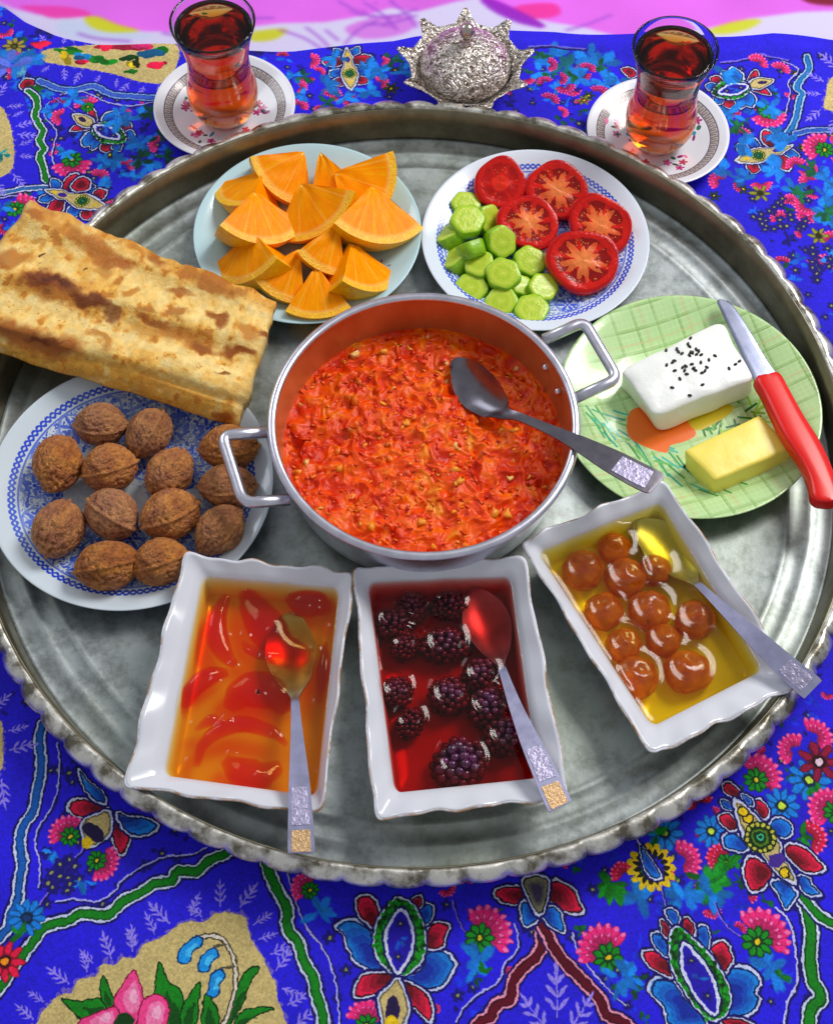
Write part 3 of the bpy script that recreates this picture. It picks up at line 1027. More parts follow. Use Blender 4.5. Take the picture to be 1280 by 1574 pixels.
# pink cloth beyond
pc = Canvas(-.45, .34, .45, .60, 1800, (222, 104, 232))
pc.a *= (.93 + .14 * value_noise(pc.h, pc.w, 120, 5, 3))[..., None]
z = lambda pts: U(np.asarray(pts, float)[:, 0], np.asarray(pts, float)[:, 1], -.0085)[:, :2]
lower = [(-200, 120), (1450, 120)]
pc.fill(z([(-200, -30), (0, 2), (20, 12), (60, 22), (110, 20), (160, 30), (210, 46), (260, 48), (330, 44), (380, 40), (430, 34), (500, 32), (560, 22), (600, 10), (640, 16), (700, 0), (740, -8), (780, 12), (840, 30), (900, 40), (960, 56), (1040, 50), (1090, 40), (1150, 26), (1230, 16), (1300, 14), (1450, 10), (1450, 160), (-200, 160)]), (212, 204, 240))
for p, c in (([(30, 8), (110, 10), (140, 22), (85, 27), (60, 20)], (236, 60, 176)), ([(100, 28), (180, 44), (240, 56), (150, 60), (90, 50)], (196, 206, 236)),
             ([(130, 26), (150, 24), (180, 36), (215, 46), (170, 48), (140, 40)], (206, 206, 30)), ([(378, 50), (440, 42), (425, 58), (390, 62)], (200, 200, 40)),
             ([(1090, 44), (1130, 30), (1170, 28), (1150, 42), (1110, 50)], (204, 208, 40)), ([(790, 8), (850, 2), (860, 20), (820, 26)], (236, 50, 160)),
             ([(1230, -10), (1290, -8), (1290, 6), (1245, 3)], (120, 10, 40)), ([(740, -10), (790, 10), (840, 38), (800, 34), (750, 10)], (150, 20, 190)),
             ([(530, 40), (600, 20), (640, 30), (620, 50), (560, 58)], (210, 120, 226))):
    pc.fill(smooth_pts(z(p), 3), c, .95)
for p in ([(520, 0), (560, 20), (600, 24), (640, 12)], [(560, 2), (590, 22), (610, 44)], [(600, 0), (625, 20), (640, 40)], [(470, 40), (490, 55), (505, 70)], [(500, 44), (520, 60)],
          [(580, 30), (550, 44), (530, 66)], [(330, 40), (380, 28), (420, 26)], [(740, 0), (780, 24), (830, 40)], [(0, 6), (40, 40), (70, 60)], [(640, 22), (600, 34), (560, 36)],
          [(430, 44), (470, 58), (500, 78)], [(870, 44), (900, 36), (940, 20)], [(120, 50), (150, 58), (200, 62)], [(250, 50), (300, 58), (340, 66)]):
    pc.stroke(smooth_pts(z(p), 5, False), .0018, (150, 70, 205))
for k in range(12):
    a = rng.uniform(520, 660), rng.uniform(-4, 40)
    pc.stroke(z([a, (a[0] + rng.normal(0, 16), a[1] + rng.normal(0, 9))]), .0012, (160, 60, 205))
for _k in range(3):
    for ax_ in (0, 1):
        pc.a = (np.roll(pc.a, 3, ax_) + np.roll(pc.a, -3, ax_) + 2 * pc.a + np.roll(pc.a, 1, ax_) + np.roll(pc.a, -1, ax_)) / 6
pimg = pc.image('pink_print')
n1, n2 = 60, 40
xs = np.linspace(-.85, .85, n1)
ys = np.linspace(.30, 1.1, n2)
X, Y = np.meshgrid(xs, ys, indexing='ij')
wz = value_noise(n1, n2, 9, 21, 3)
P = np.stack([X, Y, -.0085 - .003 * wz + .004 * np.clip((Y - .5) / .3, 0, 1) * wz], -1)
tag(mesh('pink_cloth', P, grid_faces(n1, n2), printed('printed_pink_cloth', pimg, .7, 'EXTEND', 0, (700, .0003), Specular_IOR_Level=.25),
         uv=np.stack([(X - pc.x0) / (pc.x1 - pc.x0), (Y - pc.y0) / (pc.y1 - pc.y0)], -1)),
    'pink cloth with white floral border beyond the blue tablecloth', 'cloth')

# ------------------------------------------------------------------ the round tray
tray = thing('serving_tray', 'large round aged metal tray with scalloped rim carrying the breakfast', 'tray', (0, 0, -.004))
base = [(0, 0), (.1, 0), (.2, 0), (.262, 0), (.2645, .0007), (.2665, .0012), (.2685, .0009), (.2705, .0001), (.276, .0001), (.279, .0009), (.281, .0016), (.2835, .0016), (.286, .0008), (.290, .0006), (.2955, .0012), (.2985, .003)]
V, F = lathe(base + [(.2985, -.001), (.294, -.0038), (.2, -.0038), (0, -.0038)], 192)
mesh('base', V, F, TIN, tray)
V, F = lathe([(.2985, .003), (.2998, .008), (.3012, .016), (.3026, .025), (.3036, .0302), (.3022, .0296), (.3000, .016), (.2985, .008), (.2976, .003)], 192)
mesh('wall', V, F, TINW, tray)
NS = 78


def scal(R, Zz, A):
    ph = (A * NS / (2 * PI)) % 1.0
    b = np.abs(np.sin(PI * ph)) ** .6
    k = np.clip((R - .3036) / .0105, 0, 1)
    wobble = .0007 * np.sin(A * 5) + .0006 * np.sin(A * 11 + 1)
    return R + k * (.0035 * b - .001) + wobble * k, Zz + k * (.0030 * b - .0012) + wobble * .6


V, F = lathe([(.3030, .0298), (.3040, .0309), (.3054, .0312), (.3070, .0306), (.3085, .0294), (.3101, .0278), (.3116, .0258), (.3124, .0242), (.3120, .0234), (.3105, .0248), (.308, .0272), (.304, .0288)], NS * 10, fn=scal)
mesh('rim', V, F, RIMM, tray)


# ------------------------------------------------------------------ plates
def plate(name, label, c, R, m, z0=0.0, group=None, h=.018):
    t = tag(bpy.data.objects.new(name, bpy.data.meshes.new(name)), label, 'plate', group)
    prof = [(0, .0042), (.3, .0042), (.52, .0042), (.6, .005), (.68, .0072), (.8, .0118), (.92, h * .88), (.975, h * .985), (.992, h), (1, h * .985), (.995, h * .93), (.92, h * .74), (.8, .0088), (.68, .0036), (.6, .0012), (.56, 0), (.53, 0), (.52, .0016), (0, .0016)]
    V, F = lathe([(r * R, zz) for r, zz in prof], 128, c[0], c[1], z0)
    bpy.data.objects.remove(t)
    uv = (V[:, :2] - np.array(c)) / (2.04 * R) + .5
    return tag(mesh(name, V, F, m, loc=(c[0], c[1], z0), uv=uv), label, 'plate', group)


def lace_img(name, seed, ground=(222, 232, 246), centre=.45):
    n = 640
    y, x = np.mgrid[0:n, 0:n]
    x = (x + .5) / n * 2.04 - 1.02
    y = (y + .5) / n * 2.04 - 1.02
    r = np.hypot(x, y)
    a = np.arctan2(y, x)
    ink = np.zeros((n, n), np.float32)
    g = np.random.default_rng(seed)
    # chain border
    ink = np.maximum(ink, ((np.abs(r - .845 - .018 * np.cos(a * 56)) < .010) | (np.abs(r - .845 + .018 * np.cos(a * 56)) < .010)) * .85)
    ink = np.maximum(ink, (np.abs(r - .80) < .007) * .6)
    # rosettes in the band
    for rr, cnt, rad, off in ((.70, 16, .085, 0), (.54, 12, .085, .2), (.62, 24, .035, .13), (.38, 8, .085, 0), (.2, 5, .09, 0), (.46, 20, .03, 0), (.29, 12, .04, .1)):
        for k in range(cnt):
            b = 2 * PI * (k + off) / cnt + g.normal(0, .02)
            dx, dy = x - rr * math.cos(b), y - rr * math.sin(b)
            d = np.hypot(dx, dy) / rad
            aa = np.arctan2(dy, dx)
            pet = (d < .62 + .38 * np.cos(aa * 6 + k)) & (d > .26)
            ink = np.maximum(ink, pet * g.uniform(.45, .8))
            ink = np.maximum(ink, (d < .17) * .95)
            ink = np.maximum(ink, (np.abs(d - 1.08) < .1) * .5)
    sp = value_noise(n, n, 7, seed + 1, 2)
    ink = np.maximum(ink, ((sp > .60) & (r < .79) & (r > .12)) * .75)
    ink = np.maximum(ink, ((sp < .36) & (r < .79)) * .35)
    ink *= (r < .87)
    ink *= 1 - .9 * ((value_noise(n, n, 150, seed + 5, 2) > .6) & (r < centre))
    big = value_noise(n, n, 90, seed + 3, 2)
    ink *= .75 + .5 * big
    ink = np.clip(ink, 0, 1)[..., None]
    cvs = Canvas(0, 0, 1, 1, n, ground)
    cvs.a = cvs.a * (1 - ink) + np.array((36, 70, 214), np.float32) / 255 * ink
    return cvs.image(name)


LACE = printed('blue_lace_porcelain', lace_img('lace_print', 4), .18, coat=.3)
LACE2 = printed('blue_flower_porcelain', lace_img('lace_print_two', 9, (214, 226, 236), .5), .18, coat=.3)
CO, CT, CW, CG = (-.0832, .1894), (.0904, .1868), (-.1946, -.0327), (.1972, .0397)
# pale blue plate with a speck of print
oc = Canvas(0, 0, 1, 1, 512, (188, 222, 232))
for k in range(12):
    a = k * 2.4
    oc.dot(np.array([.80 + .035 * math.sqrt(k / 3) * math.cos(a), .33 + .03 * math.sqrt(k / 3) * math.sin(a)]), .008, (150, 100, 130) if k % 2 else (120, 130, 150), .005, a)
plate('orange_plate', 'plain pale blue plate holding the orange wedges', CO, .0868, printed('pale_blue_porcelain', oc.image('pale_plate_print'), .16, coat=.3))
plate('salad_plate', 'blue lace patterned white plate holding tomatoes and cucumber', CT, .0868, LACE)
plate('walnut_plate', 'blue flower patterned white plate holding the walnuts', CW, .0985, LACE2)
# green plaid plate
n = 700
gc = Canvas(0, 0, 1, 1, n, (190, 226, 160))
y, x = np.mgrid[0:n, 0:n] / n
gnz = value_noise(n, n, 40, 2, 3)
for ang in (.35, .35 + PI / 2):
    q = x * math.cos(ang) + y * math.sin(ang)
    for per, wd, al, col in ((.085, .16, .5, (150, 190, 110)), (.085, .05, .6, (128, 168, 96)), (.021, .25, .28, (226, 240, 190)), (.17, .05, .55, (214, 196, 140))):
        mk = ((q / per + .3 * (per > .1)) % 1 < wd) * al * np.clip(gnz * 2 - .2, 0, 1)
        gc.a = gc.a * (1 - mk[..., None]) + np.array(col, np.float32) / 255 * mk[..., None]


def G(px, py):
    w = U(px, py, .006)
    return (w[:2] - np.array(CG)) / (2.04 * .0945) + .5


def gpoly(pts, col, al=1.0):
    gc.fill(smooth_pts([G(860 + a * .328, 440 + b * .328) for a, b in pts], 3), col, al)


for k in range(46):
    t = rng.uniform(0, 1)
    p = np.array((90, 560)) * (1 - t) + np.array((760, 960)) * t + rng.normal(0, 34, 2)
    d = rng.uniform(.2, 1.1)
    col = [(60, 170, 110), (40, 160, 140), (110, 190, 90), (70, 150, 70), (70, 190, 170)][k % 5]
    gc.stroke([G(860 + p[0] * .328, 440 + p[1] * .328), G(860 + (p[0] + 90 * math.cos(d)) * .328, 440 + (p[1] + 90 * math.sin(d)) * .328)], .008, col)
for k in range(40):
    p = np.array((rng.uniform(600, 950), rng.uniform(540, 720)))
    d = rng.uniform(-2.2, .6)
    col = [(50, 140, 30), (110, 180, 40), (30, 110, 40), (150, 200, 60)][k % 4]
    gc.stroke([G(860 + p[0] * .328, 440 + p[1] * .328), G(860 + (p[0] + 60 * math.cos(d)) * .328, 440 + (p[1] + 60 * math.sin(d)) * .328)], .009, col)
gpoly([(330, 580), (420, 560), (560, 580), (640, 680), (590, 720), (520, 740), (500, 775), (400, 745), (320, 690)], (250, 112, 20))
gpoly([(600, 600), (720, 560), (810, 550), (800, 590), (720, 640), (640, 670)], (216, 190, 20))
for a, b in (((700, 30), (760, 120)),): pass
plate('cheese_plate', 'pale green plaid plate with orange flower print under cheese and butter', CG, .0945, printed('green_plaid_porcelain', gc.image('plaid_print'), .18, coat=.3))


# saucers
def saucer_img(name, seed):
    sc = Canvas(0, 0, 1, 1, 512, (236, 236, 246))
    g = np.random.default_rng(seed)
    c = np.array([.5, .5])
    th = np.linspace(0, 2 * PI, 150)
    sc.stroke(c + .392 * np.stack([np.cos(th), np.sin(th)], -1), .048, (142, 128, 128))
    for k in range(62):
        a = k * 2 * PI / 62
        d = np.array([math.cos(a), math.sin(a)])
        t = np.array([-d[1], d[0]])
        sc.stroke([c + d * .372 - t * .012, c + d * .410 - t * .012, c + d * .410 + t * .008, c + d * .385 + t * .008], .006, (206, 196, 196))
    for rr in (.365, .419): sc.stroke(c + rr * np.stack([np.cos(th), np.sin(th)], -1), .005, (70, 60, 80))
    for k in range(5):
        a = k * 2 * PI / 5 + .3
        for j in range(8):
            q = c + .26 * np.array([math.cos(a), math.sin(a)]) + g.normal(0, .04, 2)
            col = [(190, 40, 120), (220, 80, 150), (40, 60, 60), (40, 150, 190), (200, 60, 90), (150, 30, 110), (60, 110, 90), (230, 120, 170)][j]
            sc.dot(q, g.uniform(.014, .03), col, g.uniform(.008, .016), g.uniform(0, 3))
            if j in (0, 1, 4):
                for m in range(5): sc.dot(q + .02 * np.array([math.cos(m * 1.257), math.sin(m * 1.257)]), .013, col, .009, m * 1.257)
    return sc.image(name)


SC = [np.array((-.157, .3215)), np.array((.1917, .302))]
for k, (lab, gl) in enumerate((('flower printed white saucer under the tea glass beside the beige print', 'l'), ('flower printed white saucer under the tea glass right of the sugar bowl', 'r'))):
    c = SC[k]
    V, F = lathe([(0, .004), (.02, .004), (.026, .0045), (.034, .0065), (.046, .0118), (.054, .0155), (.0566, .0162), (.0572, .0156), (.055, .0132), (.046, .009), (.034, .0035), (.028, 0), (.024, 0), (.0235, .001), (0, .001)], 96, c[0], c[1], ZC)
    uv = (V[:, :2] - c) / (2.04 * .0572) + .5
    tag(mesh('saucer', V, F, printed('flower_porcelain', saucer_img('saucer_print', 5 + k), .18, coat=.3), loc=(c[0], c[1], ZC), uv=uv), lab, 'saucer', 'saucers under the tea glasses')

# ------------------------------------------------------------------ tea glasses
_m = M('clear_glass')
_m.set(Roughness=0.0, IOR=1.45)
_m.b.inputs['Transmission Weight'].default_value = 1.0
_m.b.inputs['Base Color'].default_value = (.97, .97, 1, 1)
_m.l(_m.mapr(_m.noise(40, 2), 0.0, .012), _m.b.inputs['Roughness'])
GLASS = _m.m
_m = M('black_tea')
_m.t.nodes.remove(_m.b)
gl = _m.n('ShaderNodeBsdfGlass')
gl.inputs['IOR'].default_value = 1.33
gl.inputs['Roughness'].default_value = 0
va = _m.n('ShaderNodeVolumeAbsorption')
va.inputs['Color'].default_value = (.962, .69, .0, 1)
va.inputs['Density'].default_value = 165
_m.l(gl.outputs[0], _m.out.inputs['Surface'])
_m.l(va.outputs[0], _m.out.inputs['Volume'])
TEA = _m.m
for k, lab in enumerate(('waisted tea glass of dark red tea standing before the yellow leaf print', 'waisted tea glass of dark red tea on the right of the silver bowl')):
    c = SC[k]
    z0 = ZC + .0042
    out = [(0, 0), (.015, 0), (.0178, .0008), (.0205, .004), (.0245, .0105), (.0272, .018), (.0282, .026), (.0277, .034), (.0262, .041), (.0251, .0455), (.0247, .0475), (.0250, .0495), (.0243, .0515), (.0246, .0535), (.0240, .0555), (.0243, .0575), (.0240, .060), (.0246, .067), (.0262, .077), (.0288, .087), (.0313, .0945), (.0326, .0995), (.0326, .1007)]
    inn = [(.0316, .1008), (.0312, .0995), (.0298, .0945), (.0272, .087), (.0246, .077), (.0230, .067), (.0225, .060), (.0226, .0555), (.0231, .0495), (.0240, .0445), (.0250, .039), (.0260, .033), (.0264, .026), (.0254, .018), (.0226, .0115), (.018, .0078), (.01, .0066), (0, .0064)]
    t = thing('tea_glass', lab, 'tea glass', (c[0], c[1], z0), 'tea glasses on saucers')
    V, F = lathe(out + inn, 96, c[0], c[1], z0)
    mesh('glass_body', V, F, GLASS, t)
    zl = .0935
    ti = [(r + .00025, zz) for r, zz in inn if zz < zl][::-1]
    ti[0] = (0, ti[0][1] - .0002)
    V, F = lathe([(0, zl), (.02, zl), (.0262, zl), (np.interp(zl, [.077, .087, .0945], [.0246, .0272, .0298]) + .0003, zl + .0004)] + ti[::-1], 96, c[0], c[1], z0)
    tag(mesh('tea', V, [f for f in F], TEA, loc=(c[0], c[1], z0)), ('dark red tea filling the glass on the left saucer', 'dark red tea filling the glass on the right saucer')[k], 'tea', 'tea in the glasses')

# ------------------------------------------------------------------ silver sugar bowl
bc = np.array((.037, .358))
t = thing('sugar_bowl', 'engraved silver lidded sugar bowl with pointed petal edge behind the tray', 'sugar bowl', (bc[0], bc[1], ZC))


def petals(R, Zz, A):
    k = np.clip((R - .034) / .013, 0, 1) ** 1.3
    ph = ((A / (2 * PI) * 9 + .25) % 1.0)
    pk = np.exp(-((ph - .5) / .17) ** 2)
    ser = .0007 * np.abs(np.sin(A * 54))
    sc = np.abs(np.cos(PI * ph))
    return R + k * (.0125 * pk + ser - .0015), Zz + k * (.008 * pk - .003 + ser) + .0012 * k * sc


V, F = lathe([(0, .006), (.018, .006), (.026, .009), (.033, .016), (.038, .0225), (.0425, .027), (.046, .030), (.0462, .0292), (.0425, .0255), (.037, .020), (.030, .012), (.022, .004), (.02, .001), (.016, 0), (0, 0)], 324, bc[0], bc[1], ZC, petals)
_m = M('embossed_silver')
_m.set(Metallic=1.0)
vt = _m.n('ShaderNodeTexVoronoi')
vt.inputs['Scale'].default_value = 130
_m.l(_m.coord(), vt.inputs['Vector'])
wv = _m.noise(150, 2, .5, None, 2.5)
_m.color(_m.ramp(wv, [(.35, (128, 110, 96)), (.55, (228, 220, 214))]))
_m.l(_m.mapr(wv, .22, .4), _m.b.inputs['Roughness'])
bb = _m.bump(wv, .004, .9)
_m.bump(vt.outputs['Distance'], .0015, .6, bb)
EMB = _m.m
mesh('bowl', V, F, EMB, t)
lid = [(.0365, .024)] + [(.0365 * math.cos(a), .0265 + .0225 * math.sin(a)) for a in np.linspace(0, 1.42, 20)] + [(.004, .0492), (.0032, .053), (.003, .0565)]
V, F = lathe(lid, 120, bc[0], bc[1], ZC)
ld = mesh('lid', V, F, EMB, t)
V, F = lathe([(.0065 * math.cos(a), .0635 + .0065 * math.sin(a)) for a in np.linspace(-1.5, 1.57, 20)], 40, bc[0], bc[1], ZC)
mesh('knob', V, F, steel('polished_silver_knob', (200, 185, 178), .15), ld)

# ------------------------------------------------------------------ pan, stew
PCX, PCY = .0073, -.006
pan = thing('cooking_pan', 'round two handled aluminium pan full of red stew in the middle of the tray', 'pan', (PCX, PCY, 0))
V, F = lathe([(.1015, .0605), (.0985, .04), (.0965, .028), (.0945, .018), (.090, .010), (.083, .006), (0, .0055), (0, .0012), (.082, .0012), (.090, .0055), (.0960, .015), (.0985, .028), (.1005, .04), (.1040, .0605)], 128, PCX, PCY)
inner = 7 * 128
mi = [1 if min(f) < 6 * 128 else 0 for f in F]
_m = M('sauce_stain_and_reflection_aluminium')
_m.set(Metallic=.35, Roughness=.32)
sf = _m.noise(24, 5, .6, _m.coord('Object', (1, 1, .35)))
_m.color(_m.ramp(sf, [(.3, (184, 84, 30)), (.7, (214, 132, 78))]))  # sauce stain plus the stew's orange reflection, both put into the base colour
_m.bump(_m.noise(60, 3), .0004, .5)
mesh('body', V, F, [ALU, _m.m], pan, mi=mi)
V, F = lathe([(.1027 + .0031 * math.cos(a), .0612 + .0024 * math.sin(a)) for a in np.linspace(0, 2 * PI, 14)], 160, PCX, PCY)
mesh('rim', V, F, ALU, pan)


def handle(pxs, z, zr=0.0):
    P = []
    for i, (a, b) in enumerate(pxs): P.append(U(a, b, z))
    P = np.array(P)
    # rounded corners
    q = [P[0]]
    for i in range(1, len(P) - 1):
        a, b, c = P[i - 1], P[i], P[i + 1]
        ra = min(.008, np.linalg.norm(a - b) * .45)
        rc = min(.008, np.linalg.norm(c - b) * .45)
        s, e = b + (a - b) / np.linalg.norm(a - b) * ra, b + (c - b) / np.linalg.norm(c - b) * rc
        for tt in np.linspace(0, 1, 7): q.append((1 - tt) ** 2 * s + 2 * tt * (1 - tt) * b + tt * tt * e)
    q.append(P[-1])
    return tube(q, .0042, 12, flat=.85)


V, F = handle([(414, 664), (341, 669), (374, 773), (446, 768)], .052)
mesh('handle', V, F, ALU, pan)
V, F = handle([(836, 522), (897, 494), (949, 582), (884, 612)], .052)
mesh('handle', V, F, ALU, pan)
for px, py in ((838, 565), (857, 602)):
    w = U(px, py, .049)
    v, f = ico(2)
    mesh('rivet', v * .0028 + w, f, ALU, pan)

# stew
n, m = 190, 430
rr = np.linspace(0, 1, n) ** .62 * .0972
aa = np.linspace(0, 2 * PI, m, endpoint=False)
R, A = np.meshgrid(rr, aa, indexing='ij')
X, Y = PCX + R * np.cos(A), PCY + R * np.sin(A)
flat = np.stack([X, Y, np.zeros_like(X)], -1).reshape(-1, 3)
wx, wy = nz(flat, 90, 11), nz(flat, 90, 17)
wp = flat + .0055 * np.stack([wx, wy, 0 * wx], -1)
ridge1 = 1 - np.abs(nz(wp, 60, 2)) * 2.2
ridge2 = 1 - np.abs(nz(wp, 135, 5)) * 2.2
fine = nz(wp, 420, 9)
big = nz(flat, 38)
h = .0024 * big + .0026 * ridge1 + .0019 * ridge2 + .0007 * fine - .0022
SPB = U(738, 598, .034)
SPD = U(776, 636, .034) - U(697, 558, .034)
SPD /= np.linalg.norm(SPD)
sal = (X - SPB[0]) * SPD[0] + (Y - SPB[1]) * SPD[1]
sac = (X - SPB[0]) * -SPD[1] + (Y - SPB[1]) * SPD[0]
Zs = .0305 - .0065 * np.exp(-(sal / .028) ** 4 - (sac / .017) ** 4) + h.reshape(n, m) * np.clip((.0972 - R) / .006, .25, 1)
hue = np.clip(.56 + .50 * nz(wp, 85, 23) + .22 * nz(wp, 260, 29) + .22 * nz(flat, 30, 31) + .16 * ridge2 - .12, 0, 1) * .9
stops = np.array([0, .28, .5, .72, .9, 1.0])
sc_ = np.array([lin(c)[:3] for c in ((196, 28, 0), (234, 56, 0), (252, 88, 2), (255, 114, 4), (255, 160, 30), (255, 220, 120))])
tint = np.stack([np.interp(hue, stops, sc_[:, k]) for k in range(3)], -1)
_m = M('tomato_egg_stew')
_m.set(Roughness=.22, Specular_IOR_Level=.3)
at = _m.n('ShaderNodeVertexColor')
at.layer_name = 'tint'
q1 = _m.noise(380, 5, .7)
_m.color(_m.mix(1.0, at.outputs[0], _m.ramp(q1, [(.3, (225, 200, 190)), (.6, (255, 255, 255))]), 'MULTIPLY'))
_m.bump(q1, .0007, .7)
stew = tag(mesh('tomato_stew', np.stack([X, Y, Zs], -1), grid_faces(n, m, False, True), _m.m, loc=(PCX, PCY, .03), col=tint, recalc=False),
           'chunky red tomato and egg stew filling the pan', 'stew')
_m = M('stew_shreds')
_m.set(Roughness=.2)
at = _m.n('ShaderNodeVertexColor')
at.layer_name = 'tint'
fv = _m.noise(300, 4)
_m.color(_m.mix(_m.mapr(fv, .0, .35), at.outputs[0], lin((214, 40, 0))))
_m.bump(_m.noise(600, 4), .0006, .7)
SN, SM = n, m
hit_z = lambda x, y: Zs[min(SN - 1, int((min(math.hypot(x - PCX, y - PCY) / .0972, 1)) ** (1 / .62) * (SN - 1) + .5)), int((math.atan2(y - PCY, x - PCX) % (2 * PI)) / (2 * PI) * SM) % SM]
v0, f0 = ico(1)
Vs, Fs, Cs, kk = [], [], [], 0
pal = [((248, 80, 6), .40), ((252, 122, 16), .28), ((232, 52, 0), .24), ((254, 168, 44), .06), ((255, 214, 120), .025)]
pr = np.array([p[1] for p in pal])
for i in range(700):
    r = .0955 * math.sqrt(rng.random())
    a = rng.uniform(0, 2 * PI)
    x, y = PCX + r * math.cos(a), PCY + r * math.sin(a)
    zz = hit_z(x, y)
    L = rng.uniform(.0012, .0032) * (1.7 if rng.random() < .12 else 1)
    sc = np.array([L * 1.05, L * rng.uniform(.3, .8), L * rng.uniform(.22, .4)])
    q = v0 * sc * (1 + .3 * rng.normal(0, 1, (len(v0), 1)).clip(-1, 1)) + rng.normal(0, .16, v0.shape) * sc.max()
    q[:, 1] += (q[:, 0] / L) ** 2 * L * rng.uniform(-.4, .4)
    q = q @ (rotz(rng.uniform(0, 6.3)) @ rotm((0, 1, 0), rng.normal(0, .35)) @ rotm((1, 0, 0), rng.normal(0, .5))).T + (x, y, zz)
    if abs((x - SPB[0]) * SPD[0] + (y - SPB[1]) * SPD[1]) < .030 and -.013 < (x - SPB[0]) * -SPD[1] + (y - SPB[1]) * SPD[0] < .016: continue
    ci = rng.choice(len(pal), p=pr / pr.sum())
    Vs.append(q)
    Fs += [tuple(j + kk for j in f) for f in f0]
    Cs.append(np.repeat(np.array([lin(pal[ci][0])[:3]]) * rng.uniform(.8, 1.15), len(v0), 0))
    kk += len(v0)
# larger pale egg flakes and curls where the photo shows them
for px, py, L, ci in ((545, 545, .006, 4), (588, 540, .005, 3), (610, 530, .004, 3), (685, 575, .0045, 4), (688, 555, .004, 4), (625, 648, .005, 3), (704, 740, .007, 3), (700, 720, .005, 3), (783, 730, .004, 4), (648, 800, .006, 3), (760, 790, .0055, 3), (470, 710, .004, 4), (790, 660, .005, 3), (600, 700, .006, 1), (520, 690, .006, 1), (570, 810, .005, 3), (560, 680, .004, 3), (700, 682, .004, 4), (740, 625, .003, 4), (800, 640, .004, 3)):
    w = U(px, py, .033)
    w[2] = hit_z(w[0], w[1]) + .0003
    L *= .8
    q = v0 * np.array([L, L * .6, L * .35]) + rng.normal(0, .2, v0.shape) * L
    q = q @ rotz(rng.uniform(0, 6.3)).T + w
    Vs.append(q)
    Fs += [tuple(j + kk for j in f) for f in f0]
    Cs.append(np.repeat(np.array([lin(pal[ci][0])[:3]]), len(v0), 0))
    kk += len(v0)
tag(mesh('shred', np.concatenate(Vs), Fs, _m.m, stew, col=np.concatenate(Cs)), kind='stuff')


# ------------------------------------------------------------------ spoons
def ribbon(ctrl, n=60, mseg=9, thick=.0011):
    """ctrl rows: x,y,z,width,cup(depth m),roll"""
    c = smooth_pts(ctrl, max(2, n // len(ctrl)), False)
    P, wd, cup, roll = c[:, :3], np.maximum(c[:, 3], .0006), c[:, 4], c[:, 5]
    T = np.gradient(P, axis=0)
    T /= np.linalg.norm(T, axis=1)[:, None]
    Sd = np.cross(T, np.array([0, 0, 1.0]))
    Sd /= np.linalg.norm(Sd, axis=1)[:, None]
    Nn = np.cross(Sd, T)
    cr, sr = np.cos(roll)[:, None], np.sin(roll)[:, None]
    Sd, Nn = Sd * cr + Nn * sr, Nn * cr - Sd * sr
    k = np.linspace(-1, 1, mseg)
    top = P[:, None] + Sd[:, None] * (wd[:, None] / 2 * k[None])[..., None] + Nn[:, None] * (cup[:, None] * (k[None] ** 2))[..., None]
    bot = top - Nn[:, None] * thick
    ringv = np.concatenate([top, bot[:, ::-1]], 1)
    N = len(P)
    F = grid_faces(N, 2 * mseg, False, True)
    F.append(tuple(range(2 * mseg)))
    F.append(tuple(range((N - 1) * 2 * mseg, N * 2 * mseg))[::-1])
    return ringv.reshape(-1, 3), F, (P, Sd, Nn, wd)


def spoon(label, pts, mat, ends, group, name='teaspoon'):
    ctrl = []
    for px, py, z, w, cup, roll in pts:
        q = U(px, py, z)
        ctrl.append((q[0], q[1], q[2], w, cup, roll))
    V, F, fr = ribbon(ctrl, 80)
    t = thing(name, label, 'spoon', tuple(fr[0][-1]), group)
    mesh('spoon_body', V, F, mat, t, autosmooth=.9)
    P, Sd, Nn, wd = fr
    N = len(P)
    for a, b, m2, nm in ends:
        i0, i1 = int(a * (N - 1)), int(b * (N - 1))
        k = np.linspace(-.72, .72, 5)
        top = P[i0:i1, None] + Sd[i0:i1, None] * (wd[i0:i1, None] / 2 * k[None])[..., None] + Nn[i0:i1, None] * .0004
        lo = top - Nn[i0:i1, None] * .0006
        rv = np.concatenate([top, lo[:, ::-1]], 1)
        n2 = len(rv)
        FF = grid_faces(n2, 10, False, True) + [tuple(range(10)), tuple(range((n2 - 1) * 10, n2 * 10))[::-1]]
        mesh(nm, rv.reshape(-1, 3), FF, m2, t, autosmooth=.5)
    return t


spoon('long steel tablespoon resting in the red stew', [(694, 556, .037, .004, 0, -.6), (703, 562, .0345, .015, .001, -.65), (722, 580, .032, .028, .006, -.75), (744, 603, .032, .031, .007, -.75), (764, 626, .0345, .022, .004, -.55), (776, 636, .039, .010, .001, -.2), (800, 641, .046, .0068, 0, 0), (850, 662, .058, .0085, 0, 0), (890, 681, .0665, .0125, 0, 0), (940, 708, .071, .018, 0, 0), (985, 732, .073, .0195, 0, 0), (1004, 741, .0735, .0185, 0, 0), (1010, 745, .0735, .016, 0, 0)],
      STEEL2, [(.77, .9, ENGR, 'engraving')], None, 'tablespoon')
spoon('gold ended steel teaspoon lying in the orange preserve', [(447, 942, .019, .004, 0, 0), (447, 952, .016, .018, .002, 0), (447, 985, .0105, .031, .005, 0), (449, 1020, .0105, .033, .006, 0), (452, 1050, .017, .022, .003, 0), (453, 1068, .022, .007, 0, 0), (454, 1085, .0265, .0055, 0, 0), (457, 1140, .033, .0085, 0, 0), (460, 1200, .039, .0125, 0, 0), (462, 1260, .0425, .0150, 0, 0), (463, 1300, .043, .0160, 0, 0), (463, 1311, .043, .0155, 0, 0)],
      STEEL, [(.75, .853, ENGR, 'engraving'), (.857, .985, GOLD, 'gold_band')], 'teaspoons in the preserve dishes')
